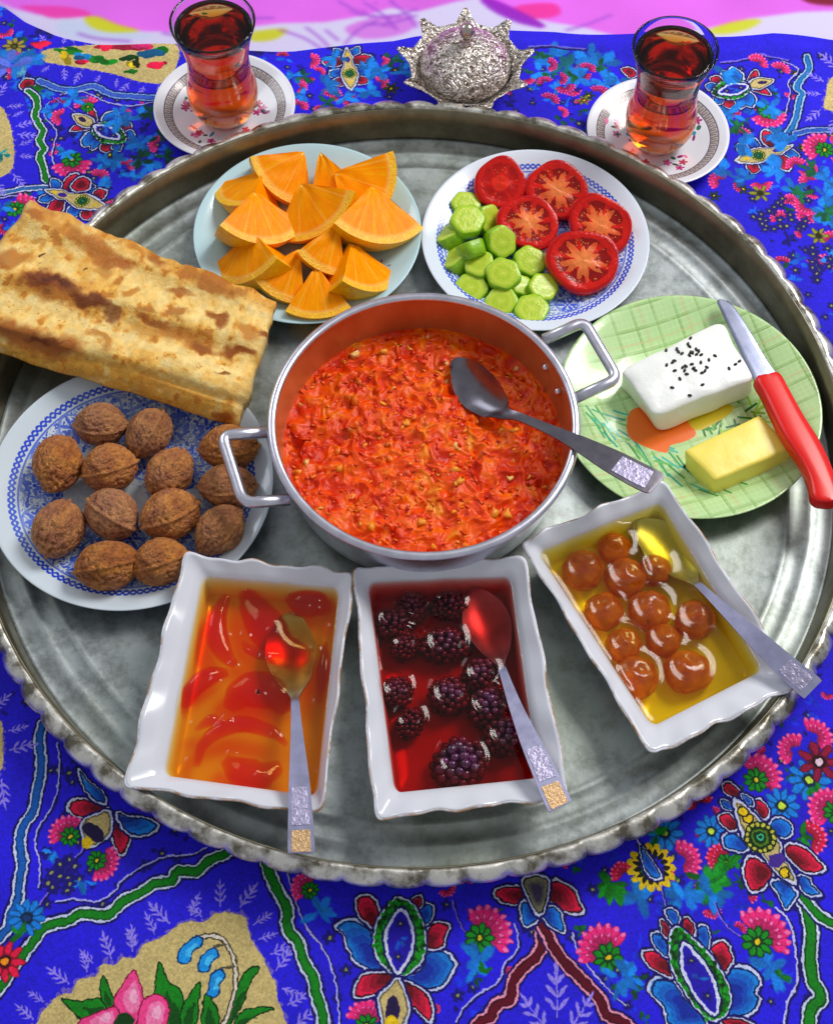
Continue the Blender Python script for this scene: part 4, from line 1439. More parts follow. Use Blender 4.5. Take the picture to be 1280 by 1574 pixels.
spoon('gold ended steel teaspoon lying in the dark berry preserve', [(728, 905, .019, .004, 0, 0), (731, 915, .016, .016, .002, 0), (741, 942, .013, .029, .005, 0), (751, 972, .013, .031, .006, 0), (762, 1002, .017, .020, .003, 0), (768, 1018, .022, .007, 0, 0), (773, 1032, .0265, .0055, 0, 0), (792, 1085, .033, .0085, 0, 0), (815, 1140, .038, .0125, 0, 0), (838, 1190, .041, .0150, 0, 0), (856, 1230, .041, .0160, 0, 0), (861, 1240, .041, .0155, 0, 0)],
      STEEL, [(.75, .853, ENGR, 'engraving'), (.857, .985, GOLD, 'gold_band')], 'teaspoons in the preserve dishes')
spoon('plain steel teaspoon lying in the yellow cherry preserve', [(975, 806, .019, .004, 0, 0), (983, 813, .016, .018, .002, 0), (1008, 832, .013, .031, .005, 0), (1033, 858, .013, .033, .006, 0), (1054, 882, .017, .020, .003, 0), (1066, 893, .022, .007, 0, 0), (1078, 903, .0265, .0055, 0, 0), (1120, 943, .034, .0085, 0, -.12), (1165, 985, .039, .0125, 0, -.28), (1205, 1022, .041, .0150, 0, -.28), (1240, 1052, .041, .0165, 0, -.28), (1249, 1060, .041, .0160, 0, -.28)],
      STEEL, [(.83, .93, ENGR, 'engraving')], 'teaspoons in the preserve dishes')


# ------------------------------------------------------------------ preserve dishes
def quadmap(q4):
    q4 = np.asarray(q4)
    def f(s, t):  # s,t in 0..1 ; q4 = TL,TR,BR,BL
        s = np.asarray(s)[..., None]
        t = np.asarray(t)[..., None]
        return (q4[0] * (1 - s) + q4[1] * s) * (1 - t) + (q4[3] * (1 - s) + q4[2] * s) * t
    return f


def rloop(N, rad, wave=0.0, ph=0.0):
    """rounded square loop in 0..1 coordinates with wavy outline; returns s,t and wave phase"""
    pts = []
    per = np.linspace(0, 4, N, endpoint=False)
    for p in per:
        k, u = int(p), p - int(p)
        a, b = u * 2 - 1, -1.0
        for _ in range(k): a, b = -b, a
        x, y = a, b
        L = 1 - rad
        if abs(x) > L and abs(y) > L:
            dx, dy = x - math.copysign(L, x), y - math.copysign(L, y)
            d = math.hypot(dx, dy)
            m = rad / max(d, 1e-6)
            mm = max(abs(dx), abs(dy)) / rad
            x, y = math.copysign(L, x) + dx * m * mm, math.copysign(L, y) + dy * m * mm
        w = wave * (math.sin(p * 2 * PI * 2.75 + ph) + .5 * math.sin(p * 2 * PI * 5.25 + ph * 2))
        pts.append((x * (1 + w), y * (1 + w)))
    p = np.array(pts) / 2 + .5
    return p[:, 0], p[:, 1], per


DISH = []
EDGE = []


def dish(label, outer_px, inner_px, ph):
    N = 320
    q0 = U([p[0] for p in outer_px], [p[1] for p in outer_px], .034)
    q1 = U([p[0] for p in inner_px], [p[1] for p in inner_px], .025)
    c = q0.mean(0)
    so, to, per = rloop(N, .07, .012, ph)
    si, ti, _ = rloop(N, .10)
    fo, fi = quadmap(q0), quadmap(q1)
    O = fo(so, to)
    wz = .0011 * (np.sin(per * 2 * PI * 2.75 + ph + 1) + .6 * np.sin(per * 2 * PI * 5.25 + ph))
    O[:, 2] = .0335 + wz
    I = fi(si, ti)
    ci = I.mean(0)
    def shrink(L, k, z): 
        q = (L - L.mean(0)) * k + L.mean(0)
        q[:, 2] = z
        return q
    O2 = O.copy()
    inn = O + (I - O) * .06
    inn[:, 2] = O[:, 2] + .0006
    inn2 = O + (I - O) * .16
    inn2[:, 2] = O[:, 2] - .0004
    mid = O * .4 + I * .6
    mid[:, 2] = .0291
    lip = I.copy(); lip[:, 2] = .0252
    loops = [shrink(I, .02, .0055), shrink(I, .6, .0055), shrink(I, .90, .0062), shrink(I, .94, .008), lip, mid, inn2, inn, O]
    EDGE.append((O.copy(), label))
    und = O - (O - c) * .02
    und[:, 2] = O[:, 2] - .0016
    u2 = O + (I - O) * .25
    u2[:, 2] = .0268
    u3 = shrink(I, 1.03, .019)
    loops += [und, u2, u3, shrink(I, .97, .004), shrink(I, .94, .0005), shrink(I, .02, .0005)]
    V = np.concatenate(loops)
    DISHO = o = tag(mesh('serving_dish', V, grid_faces(len(loops), N, False, True), PORC, loc=(c[0], c[1], 0)), label, 'dish', 'rectangular wavy edged dishes')
    ev, ef = tube(O + (0, 0, -.0006), .0009, 8, closed=True)
    mesh('gilt_edge', ev, ef, GILT, o)
    DISH.append((q1, I))
    return I


I1 = dish('white wavy rectangular dish of orange preserve beside the walnut plate', [(284, 852), (544, 880), (492, 1250), (191, 1207)], [(311, 886), (522, 904), (487, 1224), (251, 1192)], 0.4)
I2 = dish('white wavy rectangular dish of dark berries between the two other dishes', [(544, 873), (804, 854), (874, 1224), (576, 1257)], [(565, 896), (784, 886), (828, 1196), (606, 1219)], 2.1)
I3 = dish('white wavy rectangular dish of yellow cherry preserve below the green plate', [(800, 832), (1021, 738), (1228, 1050), (1002, 1161)], [(826, 848), (1015, 771), (1172, 1030), (1002, 1117)], 4.0)


def syrup_mat(name, dens, col, rough=.06, scat=None):
    m = M(name)
    m.t.nodes.remove(m.b)
    tr = m.n('ShaderNodeBsdfTransparent')
    gs = m.n('ShaderNodeBsdfGlossy')
    gs.inputs['Roughness'].default_value = rough + .03
    fr = m.n('ShaderNodeFresnel')
    fr.inputs[0].default_value = 1.36
    bp = m.n('ShaderNodeBump')
    bp.inputs['Distance'].default_value = .0004
    bp.inputs['Strength'].default_value = .5
    m.l(m.noise(45, 3), bp.inputs['Height'])
    m.l(bp.outputs[0], gs.inputs['Normal'])
    m.l(bp.outputs[0], fr.inputs['Normal'])
    ge = m.n('ShaderNodeNewGeometry')
    inv = m.n('ShaderNodeMath', operation='SUBTRACT')
    inv.inputs[0].default_value = 1.0
    m.l(ge.outputs['Backfacing'], inv.inputs[1])
    mu = m.n('ShaderNodeMath', operation='MULTIPLY')
    m.l(fr.outputs[0], mu.inputs[0])
    m.l(inv.outputs[0], mu.inputs[1])
    mx = m.n('ShaderNodeMixShader')
    m.l(mu.outputs[0], mx.inputs[0])
    m.l(tr.outputs[0], mx.inputs[1])
    m.l(gs.outputs[0], mx.inputs[2])
    m.l(mx.outputs[0], m.out.inputs['Surface'])
    v = m.n('ShaderNodeVolumeAbsorption')
    v.inputs['Color'].default_value = col + (1,)
    v.inputs['Density'].default_value = dens
    m.l(v.outputs[0], m.out.inputs['Volume'])
    return m.m


def syrup(label, I, mat, bumps, name='syrup'):
    """closed body of syrup; the top has a meniscus round each fruit: bumps = (x,y,r,h)"""
    q4 = None
    c = I.mean(0)
    nr, N = 46, len(I)
    k = np.linspace(0, 1.012, nr)
    L = c[None, None] + (I - c)[None] * k[:, None, None]
    zt = np.full((nr, N), .0250)
    X, Y = L[..., 0], L[..., 1]
    for bx, by, r, h in bumps:
        d = np.hypot(X - bx, Y - by)
        zt += h * np.exp(-((d - r * .9) / (.0016 if r < .004 else .0030)) ** 2)
    zt += .0007 * np.clip((k[:, None] - .93) / .07, 0, 1)
    zt += (.0005 * nz(np.stack([X, Y, 0 * X], -1).reshape(-1, 3), 60, 2)).reshape(nr, N)
    top = np.stack([X, Y, zt], -1)
    lo = []
    for kk, z in ((1.005, .018), (.975, .009), (.955, .0050), (.9, .0049), (0.0, .0049)):
        q = c + (I - c) * kk
        q[:, 2] = z
        lo.append(q)
    V = np.concatenate([top.reshape(-1, 3), np.concatenate(lo)])
    return tag(mesh(name, V, grid_faces(nr + len(lo), N, False, True), mat, loc=(c[0], c[1], .005)), label, 'syrup')


# --- preserve 1: amber fruit slices
CAND = syrup_mat('candied_fruit', 480, (.980, .52, .0), .04)


def crescent(name, label, pts, z, w, hgt, seed, group, tilt=0.0):
    ctrl = []
    nP = len(pts)
    for i, (px, py) in enumerate(pts):
        u = i / (nP - 1)
        q = U(px, py, z)
        s = math.sin(PI * min(max(u, .06), .94)) ** .6
        ctrl.append((q[0], q[1], q[2] + hgt * (s - 1) * .4, w * s, 0, 0))
    cc = smooth_pts(ctrl, 6, False)
    T = np.gradient(cc[:, :3], axis=0)
    T /= np.linalg.norm(T, axis=1)[:, None]
    Sd = np.cross(T, [0, 0, 1.0])
    Sd /= np.linalg.norm(Sd, axis=1)[:, None]
    a = np.linspace(0, 2 * PI, 16, endpoint=False)
    V = cc[:, None, :3] + Sd[:, None] * (cc[:, 3, None] / 2 * np.cos(a)[None])[..., None]
    V[..., 2] += (hgt / 2 * np.sin(a))[None] * (cc[:, 3, None] / w) + tilt * (np.cos(a)[None] * cc[:, 3, None])
    sh = V.shape
    V = V.reshape(-1, 3)
    V += .0009 * np.stack([nz(V, 120, seed), nz(V, 120, seed + 5), nz(V, 120, seed + 9)], -1)
    F = grid_faces(sh[0], 16, False, True) + [tuple(range(16)), tuple(range((sh[0] - 1) * 16, sh[0] * 16))[::-1]]
    return tag(mesh(name, V, F, CAND, loc=tuple(cc[:, :3].mean(0))), label, 'preserved fruit', group)


gp = 'fruit slices in the orange preserve'
bump1 = []
for i, (lab, pts, z, w, hg) in enumerate((
        ('curled amber fruit slice near the upper left corner of the orange preserve', [(350, 912), (336, 940), (333, 975), (345, 1005), (362, 1020)], .0195, .015, .011),
        ('broad amber fruit slice at the top centre of the orange preserve', [(375, 905), (392, 935), (410, 965), (432, 990), (470, 1000)], .0185, .026, .012),
        ('amber fruit slice by the top right corner of the orange preserve', [(440, 915), (462, 925), (490, 930), (506, 940)], .0185, .020, .011),
        ('thin amber peel crescent at the left side of the orange preserve', [(282, 1085), (296, 1060), (320, 1040), (350, 1030)], .0200, .014, .012),
        ('domed amber fruit piece left of the spoon neck in orange preserve', [(352, 1090), (368, 1068), (395, 1060), (425, 1070), (440, 1092)], .0185, .026, .012),
        ('wide arched amber peel below the domed fruit piece in orange preserve', [(302, 1175), (312, 1145), (340, 1122), (380, 1114), (420, 1126), (440, 1142)], .0200, .011, .010),
        ('flat amber fruit slice at the bottom of the orange preserve', [(345, 1165), (370, 1185), (400, 1192), (432, 1175)], .0180, .022, .010),
        ('thin curled peel strip beside the upper left slice in orange preserve', [(372, 985), (385, 1000), (410, 1006), (432, 1003)], .0205, .008, .007),
        ('thin peel strip along the right wall of the orange preserve', [(500, 985), (497, 1030), (488, 1080)], .0195, .009, .008),
        ('short peel strip between the left crescent and the bottom arch', [(300, 1120), (325, 1108), (345, 1112)], .0205, .008, .007))):
    crescent('fruit_slice', lab, pts, z, w, hg, i * 3.1, gp)
    for px, py in pts[::2]:
        q = U(px + rng.normal(0, 9), py + rng.normal(0, 9), .025)
        bump1.append((q[0], q[1], .0025, .0009))
syrup('clear orange syrup in the dish beside the walnuts', I1, syrup_mat('orange_syrup', 120, (.998, .78, .0)), bump1)

# --- preserve 2: berries
_m = M('dark_berry')
_m.set(Roughness=.14)
_m.color(_m.ramp(_m.noise(90, 3), [(.3, (44, 6, 42)), (.7, (104, 22, 86))]))
_m.b.inputs['Coat Weight'].default_value = .4
_m.bump(_m.noise(500, 3), .0003, .5)
BERRY = _m.m
gp = 'dark berries in the red preserve'
bump2 = []
v1, f1_ = ico(2)
for i, (lab, px, py, a, b, rot) in enumerate((
        ('dark berry in the upper left corner of the red preserve', 604, 950, .0125, .010, .3),
        ('dark berry second from the left along the top of the red preserve', 632, 926, .011, .0095, 1.2),
        ('dark berry at the top edge of red preserve left of the spoon bowl', 690, 922, .0125, .009, .2),
        ('long dark berry lying across below the top row of red preserve', 684, 984, .0165, .011, .1),
        ('dark berry touching the left wall halfway down the red preserve', 610, 1056, .010, .0095, .9),
        ('single round dark berry in the centre of the red preserve', 690, 1062, .0125, .0115, .4),
        ('small dark berry below the one at the left wall of red preserve', 630, 1104, .011, .008, 1.0),
        ('dark berry under the spoon neck in the red preserve', 740, 1030, .012, .0105, .5),
        ('dark berry against the spoon handle below its neck in red preserve', 752, 1078, .014, .012, 1.1),
        ('dark berry low beside the spoon handle in the red preserve', 778, 1124, .0135, .012, .2),
        ('largest dark berry at the bottom of the red preserve', 708, 1166, .0175, .0145, .5),
        ('small dark berry below the upper left one in red preserve', 622, 985, .010, .0085, .7))):
    w = U(px, py, .0235)
    cnt = 84
    ps = []
    for k in range(cnt):
        zz = 1 - 2 * (k + .5) / cnt
        r = math.sqrt(1 - zz * zz)
        g = k * 2.39996
        d = np.array([r * math.cos(g), r * math.sin(g), zz]) * np.array([a, b, b * .85]) * .84 * (1 + .1 * math.sin(k * 1.7 + i))
        rad = b * .205 * rng.uniform(.85, 1.15)
        ps.append((v1 * rad + d, f1_))
    V, F = join(ps)
    V = V * 1.1 @ rotz(rot).T + w + (0, 0, -.0100)
    tag(mesh('berry', V, F, BERRY, loc=tuple(w - (0, 0, .01))), lab, 'berry', gp)
    bump2.append((w[0], w[1], (a + b) * .5, .0014))
syrup('dark red syrup in the middle dish', I2, syrup_mat('red_syrup', 190, (.915, .31, .20)), bump2)

# --- preserve 3: small whole fruits
_m = M('amber_cherry')
_m.set(Roughness=.12)
_m.color(_m.ramp(_m.noise(120, 4), [(.3, (170, 66, 0)), (.7, (226, 122, 4))]))
_m.b.inputs['Subsurface Weight'].default_value = .45
_m.b.inputs['Subsurface Radius'].default_value = (.012, .003, .0006)
_m.b.inputs['Coat Weight'].default_value = .5
_m.bump(_m.noise(170, 4), .0012, .7)
ctr = _m.n('ShaderNodeBsdfTransparent')
cmx = _m.n('ShaderNodeMixShader')
cmx.inputs[0].default_value = .52
_m.l(ctr.outputs[0], cmx.inputs[1])
_m.l(_m.b.outputs[0], cmx.inputs[2])
_m.l(cmx.outputs[0], _m.out.inputs['Surface'])
cva = _m.n('ShaderNodeVolumeAbsorption')
cva.inputs['Color'].default_value = (.90, .50, .0, 1)
cva.inputs['Density'].default_value = 110
_m.l(cva.outputs[0], _m.out.inputs['Volume'])
CHER = _m.m
gp = 'small fruits in the yellow preserve'
bump3 = []
v3, f3 = ico(4)
for i, (lab, px, py, r) in enumerate((
        ('amber cherry in the upper left corner of the yellow preserve', 897, 870, .0152),
        ('amber cherry nearest the top edge of the yellow preserve', 945, 836, .0125),
        ('amber cherry just below the topmost one in yellow preserve', 962, 882, .0150),
        ('amber cherry lying inside the spoon bowl', 1008, 870, .0120),
        ('amber cherry at the left end of the middle row in yellow preserve', 930, 934, .0142),
        ('amber cherry in the centre of the yellow preserve', 1000, 932, .0155),
        ('amber cherry below the spoon handle apart on the right', 1070, 946, .0148),
        ('amber cherry third from the bottom on the left in yellow preserve', 960, 986, .0128),
        ('amber cherry below the centre one in yellow preserve', 1021, 978, .0128),
        ('amber cherry nearest the lower left wall of the yellow preserve', 978, 1036, .0160),
        ('amber pear shaped cherry nearest the bottom right of the yellow preserve', 1056, 1026, .0155))):
    zc = .0138
    w = U(px, py, zc + .007)
    V = v3.copy()
    ax = rotz(rng.uniform(0, 6)) @ np.array([.35, 0, .94])
    dd = np.arccos(np.clip(V @ ax, -1, 1))
    V *= (1 - .20 * np.exp(-(dd / .26) ** 2) + .09 * nz(V, 1.9, i * 3) + .05 * nz(V, 4.5, i) + .022 * nz(V, 11, i))[:, None]
    r *= .93
    V *= np.array([r, r, r * .84])
    if i == 10: V[:, 0] *= 1.0 + .22 * (V[:, 0] > 0)
    c = np.array([w[0], w[1], zc])
    tag(mesh('cherry', V + c, f3, CHER, loc=tuple(c)), lab, 'cherry', gp)
    bump3.append((w[0], w[1], r, .0007))
syrup('clear yellow syrup in the dish below the green plate', I3, syrup_mat('yellow_syrup', 130, (.995, .915, .0)) , bump3)

# ------------------------------------------------------------------ walnuts
_m = M('walnut_shell')
_m.set(Roughness=.36, Specular_IOR_Level=.5)
wn = _m.noise(6, 6, .7)
wb = _m.noise(2, 3, .5)
cw = _m.ramp(wn, [(.25, (96, 46, 14)), (.42, (176, 104, 44)), (.75, (214, 146, 78))])
at = _m.n('ShaderNodeVertexColor')
at.layer_name = 'tint'
oi = _m.n('ShaderNodeObjectInfo')
hv = _m.n('ShaderNodeHueSaturation')
os_ = _m.n('ShaderNodeSeparateColor')
_m.l(oi.outputs['Color'], os_.inputs[0])
_m.l(os_.outputs[0], hv.inputs['Saturation'])
_m.l(os_.outputs[1], hv.inputs['Value'])
_m.l(_m.mix(.5, at.outputs[0], _m.mix(1.0, at.outputs[0], _m.ramp(wn, [(.3, (150, 140, 130)), (.6, (255, 255, 255))]), 'MULTIPLY')), hv.inputs['Color'])
_m.color(hv.outputs[0])
_m.bump(_m.noise(9, 4, .6), .05, .5)
NUT = _m.m
vw, fw = ico(5)
variants = []
for s in range(4):
    V = vw.copy()
    # long axis x, seam in plane y=0
    gro = nz(V * np.array([.8, 1.5, 1.5]), 3.2, s * 7 + 1)
    gr2 = nz(V, 7.5, s * 5 + 2)
    rad = 1 + .05 * nz(V, 1.5, s) - .075 * np.clip(1 - np.abs(gro) / .16, 0, 1) + .010 * gr2
    seam = np.exp(-(V[:, 1] / .055) ** 2)
    dip = np.exp(-((np.abs(V[:, 1]) - .13) / .05) ** 2)
    rad += .085 * seam - .04 * dip
    g3 = nz(V * np.array([.7, 1.4, 1.4]) + .25 * np.stack([gro, gr2, gro], -1), 5.0, s * 3 + 4)
    crack = np.clip(1 - np.abs(gro) / .13, 0, 1) * .9 + np.clip(1 - np.abs(g3) / .10, 0, 1) * .7
    rad -= .026 * np.clip(1 - np.abs(g3) / .13, 0, 1) * (1 - seam)
    tone = np.clip(.5 + .9 * nz(V, 2.0, s * 11), 0, 1)
    V = V * rad[:, None]
    V[:, 0] *= 1.13 + .09 * (np.abs(vw[:, 0]) ** 6)
    V[:, 2] *= .97
    me = bpy.data.meshes.new('walnut')
    me.from_pydata(V.tolist(), [], fw)
    me.polygons.foreach_set('use_smooth', [True] * len(me.polygons))
    ca = me.color_attributes.new('tint', 'FLOAT_COLOR', 'POINT')
    k = np.clip(crack, 0, 1)[:, None] * .55
    cc = np.ones((len(V), 4))
    cc[:, :3] = (np.array(lin((194, 114, 62))[:3]) * (1 - tone[:, None]) + np.array(lin((234, 152, 68))[:3]) * tone[:, None]) * (1 - k) + np.array(lin((84, 40, 14))[:3]) * k
    ca.data.foreach_set('color', cc.ravel())
    me.materials.append(NUT)
    variants.append(me)
gp = 'whole walnuts on the blue patterned plate'
nuts = [((155, 650), .0170, .0, 1.0, 'walnut at the top left of its plate just under the bread'),
        ((229, 664), .0180, 1.2, .5, 'walnut close under the bread between two top row walnuts'),
        ((352, 687), .0185, .1, .9, 'walnut behind the pan handle nearest the bread corner'),
        ((89, 712), .0190, 1.5, 1.0, 'walnut at the left end of the second row'),
        ((169, 718), .0180, .35, .7, 'walnut right of the leftmost second row walnut'),
        ((260, 725), .0175, 1.0, -.4, 'walnut in the plate centre with a pitted seam'),
        ((350, 746), .0180, .05, .9, 'walnut under the lower bar of the pan handle'),
        ((90, 812), .0195, 1.3, .2, 'large upright walnut at the lower left by the plate rim'),
        ((172, 790), .0185, -.6, .5, 'dark furrowed walnut in the middle of the third row'),
        ((262, 790), .0190, .5, .75, 'long tilted walnut beside the dark furrowed one'),
        ((337, 813), .0175, 1.0, .9, 'greyish brown walnut just above the orange preserve dish'),
        ((165, 869), .0195, .25, .55, 'front walnut with a wide seam at the bottom of the plate'),
        ((247, 862), .0178, .4, .6, 'front walnut touching the corner of the orange preserve dish')]
for i, ((px, py), r, az, seam, lab) in enumerate(nuts):
    w = U(px, py, .0225)
    o = bpy.data.objects.new('walnut', variants[i % 4])
    C.objects.link(o)
    r *= .93
    grey = i in (0, 1, 8, 10)
    o.color = ((.90 if grey else .97) + .04 * math.sin(i * 7), (.88 if grey else .98) + .06 * math.sin(i * 5), 1, 1)
    o.location = (w[0], w[1], .0048 + r * .97)
    o.rotation_euler = (Matrix.Rotation(az, 4, 'Z') @ Matrix.Rotation(seam, 4, 'X') @ Matrix.Rotation(.12 * math.sin(i * 3), 4, 'Y')).to_euler()
    o.scale = (r, r * (.98 + .04 * math.sin(i * 5)), r)
    tag(o, lab, 'walnut', gp)

# ------------------------------------------------------------------ orange wedges
_m = M('orange_flesh')
_m.set(Roughness=.38, Specular_IOR_Level=.07)
nv = _m.n('ShaderNodeVectorMath', operation='NORMALIZE')
_m.l(_m.coord(), nv.inputs[0])
fib = _m.noise(16, 4, .6, nv.outputs[0])
spk = _m.noise(170, 3, .6)
co_ = _m.ramp(fib, [(.3, (255, 140, 0)), (.55, (255, 160, 0)), (.78, (255, 190, 6))])
_m.color(_m.mix(_m.mapr(spk, 0, .5, .4, .7), co_, lin((255, 138, 0))))
_m.b.inputs['Subsurface Weight'].default_value = .3
_m.b.inputs['Subsurface Radius'].default_value = (.008, .003, .0006)
at = _m.n('ShaderNodeVertexColor')
at.layer_name = 'tint'
sx = _m.n('ShaderNodeSeparateColor')
_m.l(at.outputs[0], sx.inputs[0])
pm = _m.mapr(sx.outputs[0], 0, .55, .93, 1.0)
dv = _m.n('ShaderNodeMath', operation='PINGPONG')
dv.inputs[1].default_value = .29
_m.l(sx.outputs[1], dv.inputs[0])
mem = _m.mapr(dv.outputs[0], .4, 0, .0, .03)
prev = _m.b.inputs['Base Color'].links[0].from_socket
c1 = _m.mix(mem, prev, lin((255, 205, 96)))
_m.color(_m.mix(pm, c1, lin((255, 214, 120))))
_m.bump(spk, .0006, .6)
FLESH = _m.m
_m = M('orange_rind')
_m.set(Roughness=.35)
_m.color(_m.ramp(_m.noise(260, 3), [(.3, (252, 168, 0)), (.7, (255, 204, 0))]))
_m.bump(_m.noise(700, 2), .0009, .8)
RIND = _m.m
PITH = simple('orange_pith', lin((252, 214, 110)), .5, .08, 200, (300, .0006))


def wedge(label, px, py, R, ang, az, tilt, roll, zc, half=True):
    R *= 1.1
    tilt *= .7
    zc += .0015
    """spherical sector (ang wide, apex at origin): flat sector face up, rind below and outside.
    az: direction apex->rind (world), tilt: lifts apex, roll about own axis"""
    na, nb, nr = 14, 9, 5
    th = np.linspace(-ang / 2, ang / 2, na)
    el = np.linspace(0, -1.3 if half else -.8, nb)
    def sph(r):
        T, E = np.meshgrid(th, el, indexing='ij')
        return np.stack([r * np.cos(E) * np.cos(T), r * np.cos(E) * np.sin(T), r * np.sin(E)], -1)
    Ri = R * .90
    parts_f, parts_r = [], []
    # flesh: top sector, two side faces, bottom face
    NRR = 13
    rr = np.linspace(.0, 1, NRR)
    dull = .0032 * np.exp(-(rr * R / .004) ** 2)
    attr = []
    def put(P, th_, flip):
        parts_f.append((P.reshape(-1, 3), grid_faces(P.shape[0], P.shape[1], flip=flip)))
        attr.append(np.stack([np.repeat(rr[:, None], P.shape[1], 1), np.broadcast_to(th_, P.shape[:2]), np.zeros(P.shape[:2])], -1).reshape(-1, 3))
    top = np.stack([np.outer(rr * Ri, np.cos(th)), np.outer(rr * Ri, np.sin(th)), np.repeat(-dull[:, None], na, 1)], -1)
    top[..., 2] += .0005 * np.sin(rr[:, None] * 9 + np.arange(na)[None]) * (rr[:, None] < .95) * (rr[:, None] > .1)
    put(top, th[None] + 1.0, False)
    for s, fl in ((0, True), (-1, False)):
        E = el
        P = np.stack([np.outer(rr * Ri, np.cos(E) * math.cos(th[s])), np.outer(rr * Ri, np.cos(E) * math.sin(th[s])), np.outer(rr * Ri, np.sin(E)) - dull[:, None]], -1)
        put(P, E[None] * .0 + .2, not fl)
    P = np.stack([np.outer(rr * Ri, np.cos(th) * math.cos(el[-1])), np.outer(rr * Ri, np.sin(th) * math.cos(el[-1])), np.repeat((rr * Ri * math.sin(el[-1]) - dull)[:, None], na, 1)], -1)
    put(P, th[None] * 0 + .2, True)
    # rind shell with edge bands
    So, Si = sph(R), sph(Ri)
    fo = grid_faces(na, nb)
    pr_ = [(So.reshape(-1, 3), fo)]
    pp = []
    for A_, B_ in ((Si[:, 0], So[:, 0]), (So[0], Si[0]), (Si[-1], So[-1]), (So[:, -1], Si[:, -1])):
        mid = A_ * .5 + B_ * .5
        pr_.append((np.stack([A_, B_], 0).reshape(-1, 3), grid_faces(2, len(A_))))
    RM = rotz(az) @ rotm((0, 1, 0), tilt) @ rotm((1, 0, 0), roll)
    c = U(px, py, zc)
    # px,py is the wedge's centre: apex offset
    off = RM @ np.array([R * .55, 0, -R * .12])
    apex = c - off
    Vf, Ff = join(parts_f)
    Vr, Fr = join(pr_)
    Vf, Vr = Vf @ RM.T, Vr @ RM.T
    mz = min(Vr[:, 2].min(), Vf[:, 2].min())
    t = thing('orange_wedge', label, 'orange wedge', tuple(apex), 'orange wedges on the pale blue plate')
    mesh('flesh', Vf + apex, Ff, FLESH, t, autosmooth=.6, col=np.concatenate(attr))
    mesh('rind', Vr + apex, Fr, RIND, t, autosmooth=.6)
    # pale core ridge at the apex line
    E = np.linspace(0, el[-1], 2)
    v, f = tube(np.array([[.0012, 0, -.0030], [R * .07, 0, -.0016], [R * .16, 0, -.0002]]) @ RM.T + apex, [.0010, .0011, .0004], 8, flat=.3)
    mesh('pith', v, f, PITH, t)
    return t


def O(x, y): return (290 + x * .28125, 200 + y * .28125)
D = math.radians
for lab, (x, y), R, ang, az, ti, ro, zc in (
        ('orange wedge at the left back of the plate pointing away', (300, 345), .039, 1.5, D(-140), .22, .5, .022),
        ('orange wedge at the back with its tip up against the plate rim', (530, 250), .040, 1.5, D(-122), .22, -.5, .022),
        ('orange wedge standing at the back centre showing a narrow face', (770, 265), .037, 1.0, D(-70), .4, .3, .024),
        ('big orange wedge at the back right with pale pith line', (960, 330), .044, 1.7, D(-25), .3, .4, .024),
        ('orange wedge in the left middle with a bright white glint', (385, 510), .042, 1.7, D(-75), .30, -.4, .030),
        ('orange wedge in the centre of the pile', (690, 450), .042, 1.75, D(-65), .28, .45, .029),
        ('largest front orange wedge at the right with wide rind', (1020, 495), .046, 1.6, D(-80), .28, -.35, .029),
        ('orange wedge at the lower left with two cut faces', (330, 725), .041, 1.75, D(-100), .30, .6, .022),
        ('small orange wedge between the lower left and front wedges', (525, 800), .039, 1.1, D(-115), .35, -.4, .021),
        ('upright orange wedge with thick rind on top near centre front', (750, 650), .038, 1.0, D(-110), .4, -.5, .028),
        ('front orange wedge nearest the pan rim shaped like a triangle', (705, 915), .039, 1.2, D(-85), .28, .0, .018),
        ('orange wedge at the lower right beside the bare plate', (945, 780), .041, 1.45, D(-62), .32, -.6, .021)):
    px, py = O(x, y)
    wedge(lab, px, py, R, ang, az, ti, ro, zc)

# ------------------------------------------------------------------ tomatoes
n = 320
tc = Canvas(-1, -1, 1, 1, n / 2, (206, 18, 8))


def tomato_img(name, seed, core=True):
    g = np.random.default_rng(seed)
    n = 320
    y, x = np.mgrid[0:n, 0:n]
    x = (x + .5) / n * 2 - 1
    y = (y + .5) / n * 2 - 1
    w1 = (value_noise(n, n, 40, seed, 3) - .5)
    r = np.hypot(x, y) * (1 + .22 * w1)
    a = np.arctan2(y, x)
    col = np.empty((n, n, 3), np.float32)
    col[:] = (214, 22, 10)
    lob = 6
    loc = (np.abs(np.sin(a * lob / 2 + g.uniform(0, 3) + .6 * w1)) > .38) & (r > .36) & (r < .74)
    if core:
        col[loc] = (150, 8, 4)
        corem = r < .46 + .13 * np.cos(a * 11 + 3 * w1) + .12 * np.cos(a * 5 + seed)
        mixv = np.clip(1.25 - r * 1.5, 0, 1)[..., None]
        col = np.where(corem[..., None], np.array((222, 60, 22)) * (1 - mixv) + np.array((246, 138, 72)) * mixv, col)
    else:
        col[loc] = (188, 14, 8)
        col = np.where((r < .3)[..., None], np.array((232, 44, 20)), col)
    col *= (.92 + .16 * value_noise(n, n, 14, seed + 2, 3))[..., None]
    cvs = Canvas(-1, -1, 1, 1, n / 2, (0, 0, 0))
    cvs.a = col / 255
    for k in range(46 if core else 10):
        b = g.uniform(0, 2 * PI)
        q = g.uniform(.40, .70)
        cvs.dot(np.array([q * math.cos(b), q * math.sin(b)]), .034, (120, 10, 2), .02, b)
        cvs.dot(np.array([q * math.cos(b), q * math.sin(b)]), .028, (240, 150, 60), .014, b)
    th = np.linspace(0, 2 * PI, 60)
    cvs.stroke(.95 * np.stack([np.cos(th), np.sin(th)], -1), .10, (190, 8, 8))
    return cvs.image(name)


